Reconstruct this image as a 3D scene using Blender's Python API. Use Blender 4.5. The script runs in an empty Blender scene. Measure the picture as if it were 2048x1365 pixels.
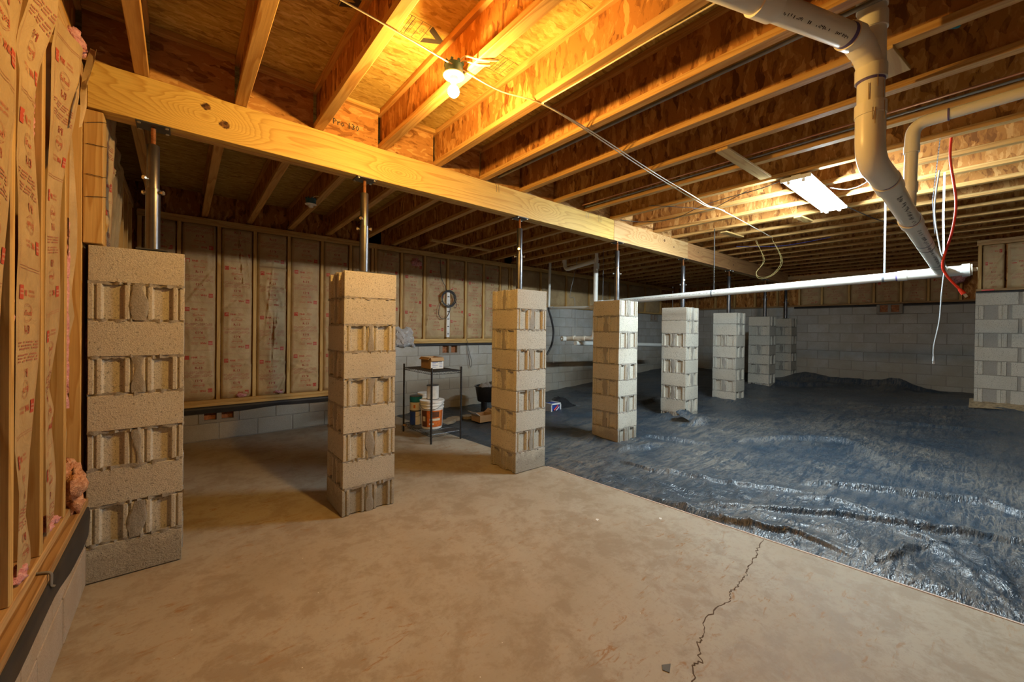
import bpy, bmesh, math, random
import numpy as np
from mathutils import Vector, Matrix

random.seed(7)
PI_ = math.pi
C = bpy.context.scene.collection
SC = bpy.context.scene

# ------------------------------------------------------------------ camera
F_PX, HY, YAW, ROLL, PITCH = 797.85, 665.04, math.radians(50.2256), math.radians(-0.66961), math.radians(0.28674)
EYE = Vector((0, 0, 1.394))
_fw = Vector((math.cos(YAW), math.sin(YAW), 0)); _rt = Vector((math.sin(YAW), -math.cos(YAW), 0)); _up = Vector((0, 0, 1))
_F = _fw * math.cos(PITCH) - _up * math.sin(PITCH); _U = _up * math.cos(PITCH) + _fw * math.sin(PITCH)
_R2 = _rt * math.cos(ROLL) - _U * math.sin(ROLL); _U2 = _rt * math.sin(ROLL) + _U * math.cos(ROLL)
cam = bpy.data.cameras.new('camera'); cam_o = bpy.data.objects.new('camera', cam); C.objects.link(cam_o)
cam_o.matrix_world = Matrix(((_R2.x, _U2.x, -_F.x, EYE.x), (_R2.y, _U2.y, -_F.y, EYE.y), (_R2.z, _U2.z, -_F.z, EYE.z), (0, 0, 0, 1)))
cam.sensor_fit = 'HORIZONTAL'; cam.sensor_width = 36; cam.lens = F_PX / 2048 * 36
cam.shift_y = -(682.5 - HY) / 2048; cam.clip_start = 0.02; cam.clip_end = 100
SC.camera = cam_o

# ------------------------------------------------------------------ world, exposure, lamp strengths
world = bpy.data.worlds.new('world'); SC.world = world; world.use_nodes = True
world.node_tree.nodes['Background'].inputs[0].default_value = (0.95, 0.86, 0.74, 1)
world.node_tree.nodes['Background'].inputs[1].default_value = 0.042
SC.view_settings.view_transform = 'Standard'; SC.view_settings.look = 'None'
SC.view_settings.gamma = 1.0; SC.view_settings.exposure = 0.18; SC.view_settings.use_curve_mapping = False
BULB_COLOR, BULB_POWER = (1.0, 0.56, 0.14), 2450.0
TUBE_COLOR, TUBE_POWER = (0.79, 0.93, 1.0), 560.0
SC.cycles.max_bounces = 7; SC.cycles.diffuse_bounces = 4; SC.cycles.glossy_bounces = 3

# ------------------------------------------------------------------ mesh helpers
class MB:
    def __init__(s): s.v = []; s.f = []
    def add(s, vs, fs):
        b = len(s.v); s.v += [tuple(p) for p in vs]; s.f += [tuple(i + b for i in f) for f in fs]; return s
    def box(s, x0, x1, y0, y1, z0, z1):
        return s.add([(x0,y0,z0),(x1,y0,z0),(x1,y1,z0),(x0,y1,z0),(x0,y0,z1),(x1,y0,z1),(x1,y1,z1),(x0,y1,z1)],
                     [(0,3,2,1),(4,5,6,7),(0,1,5,4),(1,2,6,5),(2,3,7,6),(3,0,4,7)])
    def bar(s, p, q, w, h, up=(0, 0, 1)):
        p = Vector(p); q = Vector(q); d = (q - p).normalized(); a = d.cross(Vector(up)).normalized(); b = a.cross(d)
        vs = []
        for c in (p, q):
            for i, j in ((-1,-1),(1,-1),(1,1),(-1,1)): vs.append(c + a*(w/2*i) + b*(h/2*j))
        return s.add(vs, [(0,1,2,3),(7,6,5,4),(0,4,5,1),(1,5,6,2),(2,6,7,3),(3,7,4,0)])
    def tube(s, pts, r, n=10, cap=True):
        pts = [Vector(p) for p in pts]; m = len(pts); rs = r if isinstance(r, (list, tuple)) else [r]*m
        t0 = (pts[1]-pts[0]).normalized(); a = t0.orthogonal().normalized(); vs = []; fs = []
        for i, p in enumerate(pts):
            t = (pts[min(i+1, m-1)] - pts[max(i-1, 0)])
            t = t.normalized() if t.length > 1e-9 else t0
            a = (a - t*a.dot(t)).normalized(); b = t.cross(a)
            for k in range(n):
                an = 2*math.pi*k/n; vs.append(p + (a*math.cos(an) + b*math.sin(an))*rs[i])
        for i in range(m-1):
            for k in range(n):
                k2 = (k+1) % n; fs.append((i*n+k, i*n+k2, (i+1)*n+k2, (i+1)*n+k))
        if cap: fs.append(tuple(range(n))[::-1]); fs.append(tuple((m-1)*n+k for k in range(n)))
        return s.add(vs, fs)
    def lathe(s, prof, c=(0,0,0), n=24):
        vs = []; fs = []; m = len(prof)
        for r, z in prof:
            for k in range(n):
                an = 2*math.pi*k/n; vs.append((c[0]+r*math.cos(an), c[1]+r*math.sin(an), c[2]+z))
        for i in range(m-1):
            for k in range(n):
                k2 = (k+1) % n; fs.append((i*n+k, i*n+k2, (i+1)*n+k2, (i+1)*n+k))
        fs.append(tuple(range(n))[::-1]); fs.append(tuple((m-1)*n+k for k in range(n)))
        return s.add(vs, fs)
    def prism(s, poly, z0, z1):
        n = len(poly); vs = [(x,y,z0) for x,y in poly] + [(x,y,z1) for x,y in poly]
        return s.add(vs, [tuple(range(n))[::-1], tuple(range(n, 2*n))] + [(i,(i+1)%n,n+(i+1)%n,n+i) for i in range(n)])
    def grid(s, P):
        nu, nv = P.shape[:2]
        return s.add([tuple(map(float, p)) for p in P.reshape(-1, 3)],
                     [(i*nv+j, (i+1)*nv+j, (i+1)*nv+j+1, i*nv+j+1) for i in range(nu-1) for j in range(nv-1)])
    def sphere(s, c, r, n=10, sz=1.0):
        prof = [(max(1e-4, r*math.sin(math.pi*i/n)), -r*sz*math.cos(math.pi*i/n)) for i in range(n+1)]
        return s.lathe(prof, c, n*2)

def mesh_of(name, mb, mat, bevel=0, smooth=None, center=True, seg=1):
    c = Vector((0,0,0))
    v = mb.v
    if center and v:
        a = np.array(v); lo, hi = a.min(0), a.max(0); c = Vector((lo+hi)/2); v = (a - (lo+hi)/2).tolist()
    me = bpy.data.meshes.new(name); me.from_pydata(v, [], mb.f)
    if bevel:
        bm = bmesh.new(); bm.from_mesh(me)
        bmesh.ops.bevel(bm, geom=bm.edges[:], offset=bevel, segments=seg, affect='EDGES', clamp_overlap=True)
        bm.to_mesh(me); bm.free()
    for m in (mat if isinstance(mat, (list, tuple)) else [mat]): me.materials.append(m)
    if smooth is not None:
        me.polygons.foreach_set('use_smooth', [True]*len(me.polygons)); me.set_sharp_from_angle(angle=math.radians(smooth))
    me.update()
    return me, c

def wloc(o):
    l = o.location.copy()
    while o.parent: o = o.parent; l = l + o.location
    return l

def inst(name, me, parent=None, loc=(0,0,0), rot=None, **props):
    o = bpy.data.objects.new(name, me); C.objects.link(o)
    if parent: o.parent = parent
    o.location = loc
    if rot: o.rotation_euler = rot
    for k, v in props.items(): o[k] = v
    return o

def ob(name, mb, mat, parent=None, bevel=0, smooth=None, seg=1, **props):
    """mesh object from world-space vertices; origin at its centre; parents are never rotated when this is used"""
    me, c = mesh_of(name, mb, mat, bevel, smooth, seg=seg)
    return inst(name, me, parent, c - (wloc(parent) if parent else Vector()), **props)

def thing(name, label, cat, loc, group=None):
    o = bpy.data.objects.new(name, None); C.objects.link(o); o.location = loc; o.empty_display_size = .05
    o['label'] = label; o['category'] = cat
    if group: o['group'] = group
    return o
def tag(o, label, cat, group=None):
    o['label'] = label; o['category'] = cat
    if group: o['group'] = group
    return o
def structure(name, loc=(0,0,0)):
    o = bpy.data.objects.new(name, None); C.objects.link(o); o.location = loc; o['kind'] = 'structure'; return o

def arc(p, q, r, n=8):
    """polyline p0..q with rounded corner list: points list, corner radius"""
    out = [Vector(p[0])]
    for i in range(1, len(p)-1):
        a, b, c = Vector(p[i-1]), Vector(p[i]), Vector(p[i+1])
        d1 = (a-b).normalized(); d2 = (c-b).normalized(); rr = min(q, (a-b).length*.49, (c-b).length*.49)
        s0, s1 = b + d1*rr, b + d2*rr
        for k in range(n+1):
            t = k/n; out.append(s0*(1-t)**2 + b*2*t*(1-t) + s1*t*t)
    out.append(Vector(p[-1])); return out
def rounded(p, q=.05, n=6): return arc(p, q, 0, n)
def spline(p, n=8):
    p = [Vector(a) for a in p]; out = []
    for i in range(len(p)-1):
        a = p[max(i-1,0)]; b = p[i]; c = p[i+1]; d = p[min(i+2, len(p)-1)]
        for k in range(n):
            t = k/n
            out.append(.5*((2*b) + (c-a)*t + (2*a-5*b+4*c-d)*t*t + (3*b-a-3*c+d)*t**3))
    out.append(p[-1]); return out

# numpy value noise -------------------------------------------------
def vnoise(x, y, seed=0):
    xi = np.floor(x).astype(np.int64); yi = np.floor(y).astype(np.int64); fx = x-xi; fy = y-yi
    fx = fx*fx*(3-2*fx); fy = fy*fy*(3-2*fy)
    def h(i, j):
        n = (i*374761393 + j*668265263 + seed*974634777) & 0x7fffffff
        n = ((n ^ (n >> 13)) * 1274126177) & 0x7fffffff
        n = (n ^ (n >> 16)) & 0xffff
        return n/65535.0
    return (h(xi,yi)*(1-fx)+h(xi+1,yi)*fx)*(1-fy) + (h(xi,yi+1)*(1-fx)+h(xi+1,yi+1)*fx)*fy
def fbm(x, y, seed=0, oct=4):
    a = 0; w = .5
    for k in range(oct): a = a + w*vnoise(x*2**k+17.3*k, y*2**k-9.1*k, seed+k); w *= .5
    return a
def ridged(x, y, seed=0): return 1-np.abs(2*vnoise(x, y, seed)-1)

# ------------------------------------------------------------------ materials
class M:
    def __init__(s, name, rough=.7, metal=0.0, spec=.4):
        s.m = bpy.data.materials.new(name); s.m.use_nodes = True; s.t = s.m.node_tree; s.b = s.t.nodes['Principled BSDF']
        s.b.inputs['Roughness'].default_value = rough; s.b.inputs['Metallic'].default_value = metal
        s.b.inputs['Specular IOR Level'].default_value = spec
    def N(s, ty, **k):
        n = s.t.nodes.new('ShaderNode'+ty)
        for a, b in k.items(): setattr(n, a, b)
        return n
    def L(s, a, b): s.t.links.new(a, b)
    def put(s, sock, v):
        if hasattr(v, 'links'): s.L(v, sock)
        elif isinstance(v, tuple) and len(v) == 3 and sock.type == 'RGBA': sock.default_value = (*v, 1)
        else: sock.default_value = v
    def co(s, scale=(1,1,1), rand=True):
        tc = s.N('TexCoord').outputs['Object']
        if rand:
            oi = s.N('ObjectInfo').outputs['Random']
            mv = s.N('VectorMath', operation='MULTIPLY_ADD'); s.L(oi, mv.inputs[0]); mv.inputs[1].default_value = (31.7, 57.3, 43.1); s.L(tc, mv.inputs[2]); tc = mv.outputs[0]
        mp = s.N('Mapping'); s.L(tc, mp.inputs['Vector']); mp.inputs['Scale'].default_value = scale
        return mp.outputs[0]
    def noise(s, vec, scale=5, detail=4, rough=.55, dist=0, out='Fac'):
        n = s.N('TexNoise'); s.L(vec, n.inputs['Vector']); n.inputs['Scale'].default_value = scale; n.inputs['Detail'].default_value = detail
        n.inputs['Roughness'].default_value = rough; n.inputs['Distortion'].default_value = dist
        return n.outputs[out]
    def voro(s, vec, scale=5, out='Color', feature='F1', rand=1.0):
        n = s.N('TexVoronoi', feature=feature); s.L(vec, n.inputs['Vector']); n.inputs['Scale'].default_value = scale; n.inputs['Randomness'].default_value = rand
        return n.outputs[out]
    def ramp(s, fac, stops, interp='LINEAR'):
        r = s.N('ValToRGB'); s.L(fac, r.inputs[0]); e = r.color_ramp; e.interpolation = interp
        while len(e.elements) < len(stops): e.elements.new(.5)
        for el, (p, c) in zip(e.elements, stops):
            el.position = p; el.color = (*c, 1) if isinstance(c, tuple) else (c, c, c, 1)
        return r.outputs[0]
    def mix(s, fac, a, b, mode='MIX'):
        n = s.N('Mix', data_type='RGBA', blend_type=mode); s.put(n.inputs[0], fac); s.put(n.inputs[6], a); s.put(n.inputs[7], b); return n.outputs[2]
    def math(s, op, a, b=0.0, c=0.0):
        n = s.N('Math', operation=op)
        for i, v in enumerate((a, b, c)): s.put(n.inputs[i], v)
        return n.outputs[0]
    def sep(s, vec):
        n = s.N('SeparateXYZ'); s.L(vec, n.inputs[0]); return n.outputs
    def bump(s, h, strength=.3, dist=.01):
        n = s.N('Bump'); s.L(h, n.inputs['Height']); n.inputs['Strength'].default_value = strength; n.inputs['Distance'].default_value = dist
        s.L(n.outputs[0], s.b.inputs['Normal'])
    def col(s, c): s.put(s.b.inputs['Base Color'], c)

def plain(name, c, rough=.6, metal=0.0, spec=.4, var=.12, scale=20):
    m = M(name, rough, metal, spec); f = m.noise(m.co(), scale, 3)
    m.col(m.ramp(f, [(.25, tuple(v*(1-var) for v in c)), (.75, tuple(min(1, v*(1+var)) for v in c))])); return m.m

def osb(name, scale, dark, mid, light, rough=.75):
    m = M(name, rough, spec=.25); v = m.co((1,1,1))
    w = m.noise(v, 9, 2, out='Color'); wv = m.N('VectorMath', operation='MULTIPLY_ADD'); m.L(w, wv.inputs[0]); wv.inputs[1].default_value = (.06,.06,.06); m.L(v, wv.inputs[2])
    mp = m.N('Mapping'); m.L(wv.outputs[0], mp.inputs[0]); mp.inputs['Scale'].default_value = scale
    c1 = m.sep(m.voro(mp.outputs[0], 1.0))[0]
    mp2 = m.N('Mapping'); m.L(wv.outputs[0], mp2.inputs[0]); mp2.inputs['Scale'].default_value = tuple(a*1.7 for a in scale); mp2.inputs['Rotation'].default_value = (.35,.35,.5)
    c2 = m.sep(m.voro(mp2.outputs[0], 1.0))[1]
    fine = m.noise(mp.outputs[0], 3.0, 4)
    f = m.math('ADD', m.math('MULTIPLY', c1, .45), m.math('MULTIPLY', c2, .3)); f = m.math('ADD', f, m.math('MULTIPLY', fine, .35))
    col = m.ramp(f, [(.28, dark), (.47, mid), (.62, mid), (.80, light)])
    spk = m.voro(mp2.outputs[0], 2.2, out='Distance')
    big = m.noise(v, 1.6, 3)
    col = m.mix(m.ramp(spk, [(.0, .55), (.16, 0.0)]), col, tuple(a*.35 for a in dark))
    col = m.mix(m.ramp(big, [(.35, .35), (.65, 0.0)]), col, tuple(a*.7 for a in mid))
    m.col(col); m.bump(f, .25, .003); return m.m

def wood(name, axis, c0, c1, rings=38, rough=.62, knots=(), dark=.0, streak=1.0):
    m = M(name, rough, spec=.3); v0 = m.co((1,1,1), rand=not knots)
    sc = [7, 7, 7]; sc[axis] = .55
    mp = m.N('Mapping'); m.L(v0, mp.inputs[0]); mp.inputs['Scale'].default_value = sc
    n = m.noise(mp.outputs[0], 1.0, 3, .5)
    xyz = m.sep(v0); o = [i for i in range(3) if i != axis]
    ph = m.math('ADD', m.math('MULTIPLY', xyz[o[1]], rings), m.math('MULTIPLY', xyz[o[0]], rings*.55))
    ph = m.math('ADD', ph, m.math('MULTIPLY', n, 15.0))
    kd = None
    for (kx, kz, amp, size, isknot) in knots:
        dx = m.math('MULTIPLY', m.math('SUBTRACT', xyz[0], kx), .42); dz = m.math('SUBTRACT', xyz[2], kz)
        d = m.math('POWER', m.math('ADD', m.math('MULTIPLY', dx, dx), m.math('MULTIPLY', dz, dz)), .5)
        g = m.math('POWER', 2.718, m.math('MULTIPLY', m.math('POWER', m.math('DIVIDE', d, size*3.0), 2.0), -1.0))
        ph = m.math('ADD', ph, m.math('MULTIPLY', g, amp))
        if isknot:
            dk = m.math('DIVIDE', m.math('POWER', m.math('ADD', m.math('MULTIPLY', m.math('MULTIPLY', dx, 1.9), m.math('MULTIPLY', dx, 1.9)), m.math('MULTIPLY', dz, dz)), .5), size)
            kd = dk if kd is None else m.math('MINIMUM', kd, dk)
    fr = m.math('FRACT', m.math('MULTIPLY', ph, .5))
    line = m.ramp(fr, [(0.0, 0.0), (.55, .25), (.88, 1.0), (1.0, .1)])
    fsc = [160, 160, 160]; fsc[axis] = 5
    mp2 = m.N('Mapping'); m.L(v0, mp2.inputs[0]); mp2.inputs['Scale'].default_value = fsc
    fine = m.noise(mp2.outputs[0], 1.0, 3)
    col = m.mix(line, c0, c1)
    col = m.mix(m.ramp(fine, [(.3, .28*streak), (.6, 0.0)]), col, tuple(a*.6 for a in c1))
    oi = m.N('ObjectInfo').outputs['Random']
    col = m.mix(m.math('MULTIPLY', oi, .3), col, tuple(a*.62 for a in c1))
    big = m.noise(v0, 1.3, 2)
    col = m.mix(m.ramp(big, [(.4, .25), (.7, 0.0)]), col, tuple(a*.75 for a in c1))
    if kd is not None:
        nn = m.noise(v0, 60, 3)
        e = m.math('ADD', kd, m.math('MULTIPLY', m.math('SUBTRACT', nn, .5), 1.1))
        col = m.mix(m.ramp(e, [(.75, 1.0), (1.15, 0.0)]), col, m.ramp(nn, [(.35, (.05,.02,.008)), (.7, (.32,.15,.05))]))
    m.col(col); m.bump(m.math('ADD', fine, m.math('MULTIPLY', line, .3)), .18, .002); return m.m

def concrete_block(name, c, pit=1.0, stain=.3, damp=None, vary=.28):
    m = M(name, .92, spec=.2); v = m.co()
    f = m.noise(v, 150, 3, .7); g = m.noise(v, 4, 4, .6); p = m.voro(v, 210, out='Distance')
    col = m.ramp(f, [(.3, tuple(a*.72 for a in c)), (.55, c), (.75, tuple(min(1, a*1.22) for a in c))])
    col = m.mix(m.ramp(m.noise(v, 95, 2), [(.30, .75*pit), (.42, 0.0)]), col, tuple(a*.33 for a in c))
    col = m.mix(m.ramp(g, [(.38, stain), (.62, 0.0)]), col, tuple(a*b for a, b in zip(c, (.74,.68,.58))))
    oi = m.N('ObjectInfo').outputs['Random']
    col = m.mix(m.math('MULTIPLY', oi, vary), col, tuple(a*.62 for a in c))
    if damp:
        ge = m.N('NewGeometry').outputs['Position']; z = m.sep(ge)[2]; nz = m.noise(ge, damp[1], 4, .6)
        e = m.math('ADD', z, m.math('MULTIPLY', nz, -damp[2]))
        col = m.mix(m.ramp(m.math('ADD', m.math('DIVIDE', e, damp[0]), .5), [(.35, .5), (.75, 0.0)]), col, damp[3])
    m.col(col); h = m.math('ADD', f, m.math('MULTIPLY', m.noise(v, 60, 3), .7)); m.bump(h, .55, .006); return m.m

MAT = {}
MAT['osb_web'] = osb('osb_web', (24,24,7), (.17,.058,.012), (.45,.192,.045), (.70,.385,.13))
MAT['osb_floor'] = osb('osb_subfloor', (12,46,46), (.34,.21,.05), (.56,.40,.11), (.72,.57,.22))
MAT['osb_block'] = osb('osb_blocking', (8,26,26), (.24,.10,.025), (.48,.24,.075), (.66,.41,.17))
PINE0, PINE1 = (.74,.51,.20), (.52,.29,.08)
MAT['flange'] = wood('flange_wood', 1, (.74,.46,.165), (.5,.25,.065), 60)
MAT['wood_x'] = wood('pine_along_x', 0, PINE0, PINE1, 45)
MAT['wood_z'] = wood('pine_along_z', 2, PINE0, PINE1, 45)
MAT['wood_y'] = wood('pine_along_y', 1, (.66,.44,.2), (.42,.23,.09), 55)
MAT['treated'] = wood('treated_wood', 1, (.50,.31,.13), (.27,.14,.05), 70)
KN = [(-1.02,.005,0,.019,1)]
MAT['block'] = concrete_block('pillar_block', (.60,.565,.475), 1.3, .3, (.22, 7, .32, (.17,.145,.11)))
MAT['wall_block'] = concrete_block('wall_block', (.56,.56,.53), .5, .7, (1.3, 1.6, 1.5, (.33,.28,.19)), .5)
MAT['parged_block'] = concrete_block('parged_block', (.62,.57,.50), 1.0, .8, (.5, 9, .9, (.36,.26,.17)))
MAT['mortar'] = concrete_block('mortar', (.37,.345,.30), .5, .4)
MAT['steel'] = plain('post_steel', (.15,.15,.16), .34, .85, .5, .3, 8)
MAT['dark_steel'] = plain('plate_steel', (.10,.105,.11), .45, .7)
MAT['zinc'] = plain('zinc_bolt', (.75,.72,.62), .3, .9)
MAT['galv'] = plain('galvanised_strap', (.22,.25,.28), .5, .5)
MAT['rust'] = plain('rusty_screw', (.42,.18,.07), .5, .6, .4, .3, 60)
MAT['copper'] = plain('copper', (.62,.30,.18), .35, .8)
MAT['pvc'] = plain('cream_pvc', (.86,.84,.73), .32, 0, .5, .06, 3)
MAT['pvc_fit'] = plain('pvc_fitting', (.88,.86,.76), .33, 0, .5, .05, 3)
MAT['pvc_white'] = plain('white_pvc', (.70,.72,.68), .32, 0, .5, .04, 3)
MAT['primer'] = plain('purple_primer', (.13,.10,.30), .5)
MAT['ink'] = plain('black_ink', (.05,.045,.04), .7)
MAT['brownstain'] = plain('glue_drip', (.40,.25,.11), .5)
MAT['black_rubber'] = plain('black_membrane', (.028,.026,.026), .5, 0, .4, .3, 6)
MAT['black_plastic'] = plain('black_plastic', (.02,.021,.024), .3, 0, .5, .2, 6)
MAT['white_plastic'] = plain('white_plastic', (.82,.81,.78), .35)
MAT['white_paint'] = plain('white_enamel', (.86,.88,.88), .35)
MAT['reflector'] = plain('reflector_paint', (.30,.33,.34), .4)
MAT['blue_box'] = plain('blue_box', (.05,.14,.2), .45)
MAT['red_cable'] = plain('red_cable', (.75,.05,.03), .4)
MAT['grey_cable'] = plain('grey_cable', (.25,.27,.28), .5)
MAT['cream_cable'] = plain('cream_cable', (.74,.66,.47), .5)
MAT['yellow_wire'] = plain('yellow_wire', (.68,.56,.22), .5)
MAT['dark_wire'] = plain('dark_wire', (.05,.045,.045), .5)
MAT['conduit'] = plain('grey_conduit', (.27,.27,.26), .5, .3)
MAT['cardboard'] = plain('cardboard', (.47,.30,.15), .85, 0, .2, .08, 30)
MAT['paper_white'] = plain('white_paper', (.78,.77,.73), .7)
MAT['red_ink'] = plain('red_print', (.47,.070,.040), .7)
MAT['dark_red_ink'] = plain('dark_red_print', (.34,.055,.035), .7)
MAT['pale_red_ink'] = plain('pale_red_print', (.42,.17,.105), .75)
MAT['teal'] = plain('teal_label', (.01,.20,.27), .4)
MAT['blue'] = plain('blue_label', (.02,.06,.32), .4)
MAT['orange'] = plain('orange_label', (.62,.16,.03), .45, 0, .4, .3, 40)
MAT['brown_label'] = plain('brown_label', (.12,.045,.02), .45)
MAT['cream_label'] = plain('cream_label', (.72,.66,.52), .5)
MAT['tin'] = plain('tin', (.55,.54,.51), .35, .8)
MAT['terracotta'] = plain('vent_brown', (.34,.13,.05), .7, 0, .3, .6, 30)
MAT['soil'] = plain('sandy_soil', (.36,.27,.16), .95, 0, .1, .5, 25)
MAT['stone'] = plain('flagstone', (.34,.28,.2), .9, 0, .2, .25, 15)
MAT['crack'] = plain('crack_dark', (.09,.055,.03), .95)
MAT['edge_strip'] = plain('edge_strip', (.62,.50,.42), .7)
MAT['chip'] = plain('grey_chip', (.12,.12,.11), .8)

def make_kraft():
    m = M('kraft_paper', .58, spec=.3); v = m.co()
    f = m.noise(v, 3.5, 4, .6, .8); g = m.noise(v, 120, 2)
    col = m.ramp(f, [(.3, (.39,.27,.135)), (.55, (.50,.365,.19)), (.75, (.57,.43,.24))])
    m.col(m.mix(m.ramp(g, [(.4, .1), (.6, 0.0)]), col, (.32,.2,.1)))
    m.bump(m.noise(v, 9, 4, .55, 1.2), .35, .02); return m.m
MAT['kraft'] = make_kraft()
def make_pink():
    m = M('pink_fibreglass', .95, spec=.1); v = m.co(); f = m.noise(v, 40, 4, .7)
    m.col(m.ramp(f, [(.3, (.55,.20,.22)), (.6, (.78,.42,.42)), (.8, (.85,.58,.54))])); m.bump(f, .8, .02); return m.m
MAT['pink'] = make_pink()
def make_tan():
    m = M('tan_fibreglass', .95, spec=.1); v = m.co(); f = m.noise(v, 45, 4, .7)
    m.col(m.ramp(f, [(.3, (.42,.16,.07)), (.55, (.72,.38,.22)), (.8, (.84,.62,.42))])); m.bump(f, .8, .02); return m.m
MAT['tan_fluff'] = make_tan()
def make_slab():
    m = M('concrete_slab', .72, spec=.3); v = m.co(rand=False)
    a = m.noise(v, 1.1, 6, .65); b = m.noise(v, 6, 6, .72, .25); c = m.noise(v, 42, 5, .7)
    col = m.ramp(a, [(.3, (.325,.268,.19)), (.5, (.385,.33,.248)), (.7, (.41,.37,.295))])
    col = m.mix(m.ramp(b, [(.40, .48), (.54, 0.0)]), col, (.23,.165,.10))
    col = m.mix(m.ramp(c, [(.3, .4), (.46, 0.0)]), col, (.25,.19,.13))
    mp = m.N('Mapping'); m.L(v, mp.inputs[0]); mp.inputs['Rotation'].default_value = (0,0,.45); mp.inputs['Scale'].default_value = (5, 16, 1)
    sc = m.noise(mp.outputs[0], 1.6, 5, .7, 1.0); patch = m.noise(v, 1.3, 2)
    fac = m.math('MULTIPLY', m.ramp(sc, [(.58, 0.0), (.66, 1.0)]), m.ramp(patch, [(.45, 0.0), (.62, .8)]))
    col = m.mix(fac, col, (.30,.155,.055))
    chips = m.voro(v, 26, out='Distance')
    col = m.mix(m.math('MULTIPLY', m.ramp(chips, [(.03, 1.0), (.06, 0.0)]), m.ramp(m.noise(v, 9, 1), [(.55, 0.0), (.6, .7)])), col, (.13,.10,.075))
    ws = m.voro(v, 8.3, out='Distance')
    col = m.mix(m.ramp(ws, [(.015, .8), (.03, 0.0)]), col, (.78,.76,.7))
    m.col(col); m.put(m.b.inputs['Roughness'], m.ramp(b, [(.3, .55), (.7, .8)])); m.bump(m.math('ADD', c, b), .12, .006); return m.m
MAT['slab'] = make_slab()
def make_sheet():
    m = M('black_poly_sheet', .3, spec=.42); v = m.co(rand=False)
    def lines(rot, sc, scale, dist, lo, hi):
        mp = m.N('Mapping'); m.L(v, mp.inputs[0]); mp.inputs['Rotation'].default_value = (0,0,rot); mp.inputs['Scale'].default_value = sc
        n = m.noise(mp.outputs[0], scale, 5, .6, dist)
        r = m.math('ABSOLUTE', m.math('SUBTRACT', n, .5)); return m.ramp(r, [(lo, 1.0), (hi, 0.0)]), n
    l1, n1 = lines(.62, (.9, 7, 1), 1.7, .9, .004, .05)
    l2, n2 = lines(.25, (1.3, 9, 1), 2.1, 1.2, .003, .035)
    l3, n3 = lines(1.25, (1.2, 5, 1), 1.5, 1.0, .002, .02)
    d = m.noise(v, .9, 3, .6); fine = m.noise(v, 70, 3, .7)
    dust = m.math('MAXIMUM', m.math('MULTIPLY', l1, .75), m.math('MAXIMUM', m.math('MULTIPLY', l2, .8), m.math('MULTIPLY', l3, .45)))
    dust = m.math('MULTIPLY', dust, m.ramp(d, [(.36, .15), (.62, 1.0)])); dust = m.math('ADD', m.math('MULTIPLY', dust, .85), m.math('MULTIPLY', m.ramp(d, [(.4, 0.0), (.7, 1.0)]), .10))
    dust = m.math('MULTIPLY', dust, m.ramp(fine, [(.35, .55), (.6, 1.0)]))
    m.col(m.mix(dust, (.026,.044,.066), (.25,.215,.165)))
    m.put(m.b.inputs['Roughness'], m.ramp(dust, [(.0, .29), (.6, .55)]))
    mp = m.N('Mapping'); m.L(v, mp.inputs[0]); mp.inputs['Rotation'].default_value = (0,0,.7); mp.inputs['Scale'].default_value = (1, 2.4, 1)
    w = m.noise(mp.outputs[0], 9, 3, .55, .8); ridge = m.math('ABSOLUTE', m.math('SUBTRACT', w, .5))
    w2 = m.noise(mp.outputs[0], 24, 2, .5, .6); ridge2 = m.math('ABSOLUTE', m.math('SUBTRACT', w2, .5))
    h = m.math('ADD', m.math('MULTIPLY', ridge, -1.6), m.math('MULTIPLY', ridge2, -.6)); m.bump(h, .6, .02); return m.m
MAT['sheet'] = make_sheet()
def make_clear():
    m = M('clear_bag', .12, spec=.6); m.col((.85,.87,.9)); m.b.inputs['Transmission Weight'].default_value = .55; m.b.inputs['IOR'].default_value = 1.2
    return m.m
MAT['clear'] = make_clear()
def emit(name, col, strength):
    m = M(name, .4); m.col(col); m.b.inputs['Emission Color'].default_value = (*col, 1); m.b.inputs['Emission Strength'].default_value = strength; return m.m
MAT['bulb'] = emit('lit_bulb', BULB_COLOR, BULB_POWER)
MAT['tube'] = emit('lit_tube', TUBE_COLOR, TUBE_POWER)

# ================================================================== FLOOR
edge_x = lambda y: 3.131 - .0764*y
floor = structure('floor')
mb = MB(); mb.prism([(-.62,-3.6),(edge_x(-3.6),-3.6),(edge_x(6.25),6.25),(-.62,6.25)], -.14, 0)
slab = ob('slab', mb, MAT['slab'], floor, bevel=.006)
mb = MB(); mb.prism([(edge_x(-3.6)-.012,-3.6),(edge_x(-3.6)+.002,-3.6),(edge_x(2.9)+.002,2.9),(edge_x(2.9)-.008,2.9)], -.03, .0035)
ob('edge_strip', mb, MAT['edge_strip'], floor)
crack = [(3.04,.975),(2.88,.95),(2.757,.924),(2.626,.915),(2.519,.887),(2.448,.885),(2.377,.874),(2.291,.884),(2.22,.854),(2.119,.872),(1.953,.872),(1.844,.831),(1.784,.823),(1.701,.769),(1.665,.782),(1.597,.751),(1.5,.72)]
mb = MB(); pts = []
for i in range(len(crack)-1):
    for k in range(6):
        t = k/6; x = crack[i][0]*(1-t)+crack[i+1][0]*t; y = crack[i][1]*(1-t)+crack[i+1][1]*t
        pts.append((x+random.uniform(-.004,.004), y+random.uniform(-.009,.009)))
for i in range(len(pts)-1):
    w = random.uniform(.0012,.0036)
    mb.bar((*pts[i],.0002),(*pts[i+1],.0002), w*2, .0012)
ob('crack', mb, MAT['crack'], floor)
for k,(x,y) in enumerate([(1.60,.74),(1.55,.77)]): pass

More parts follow.
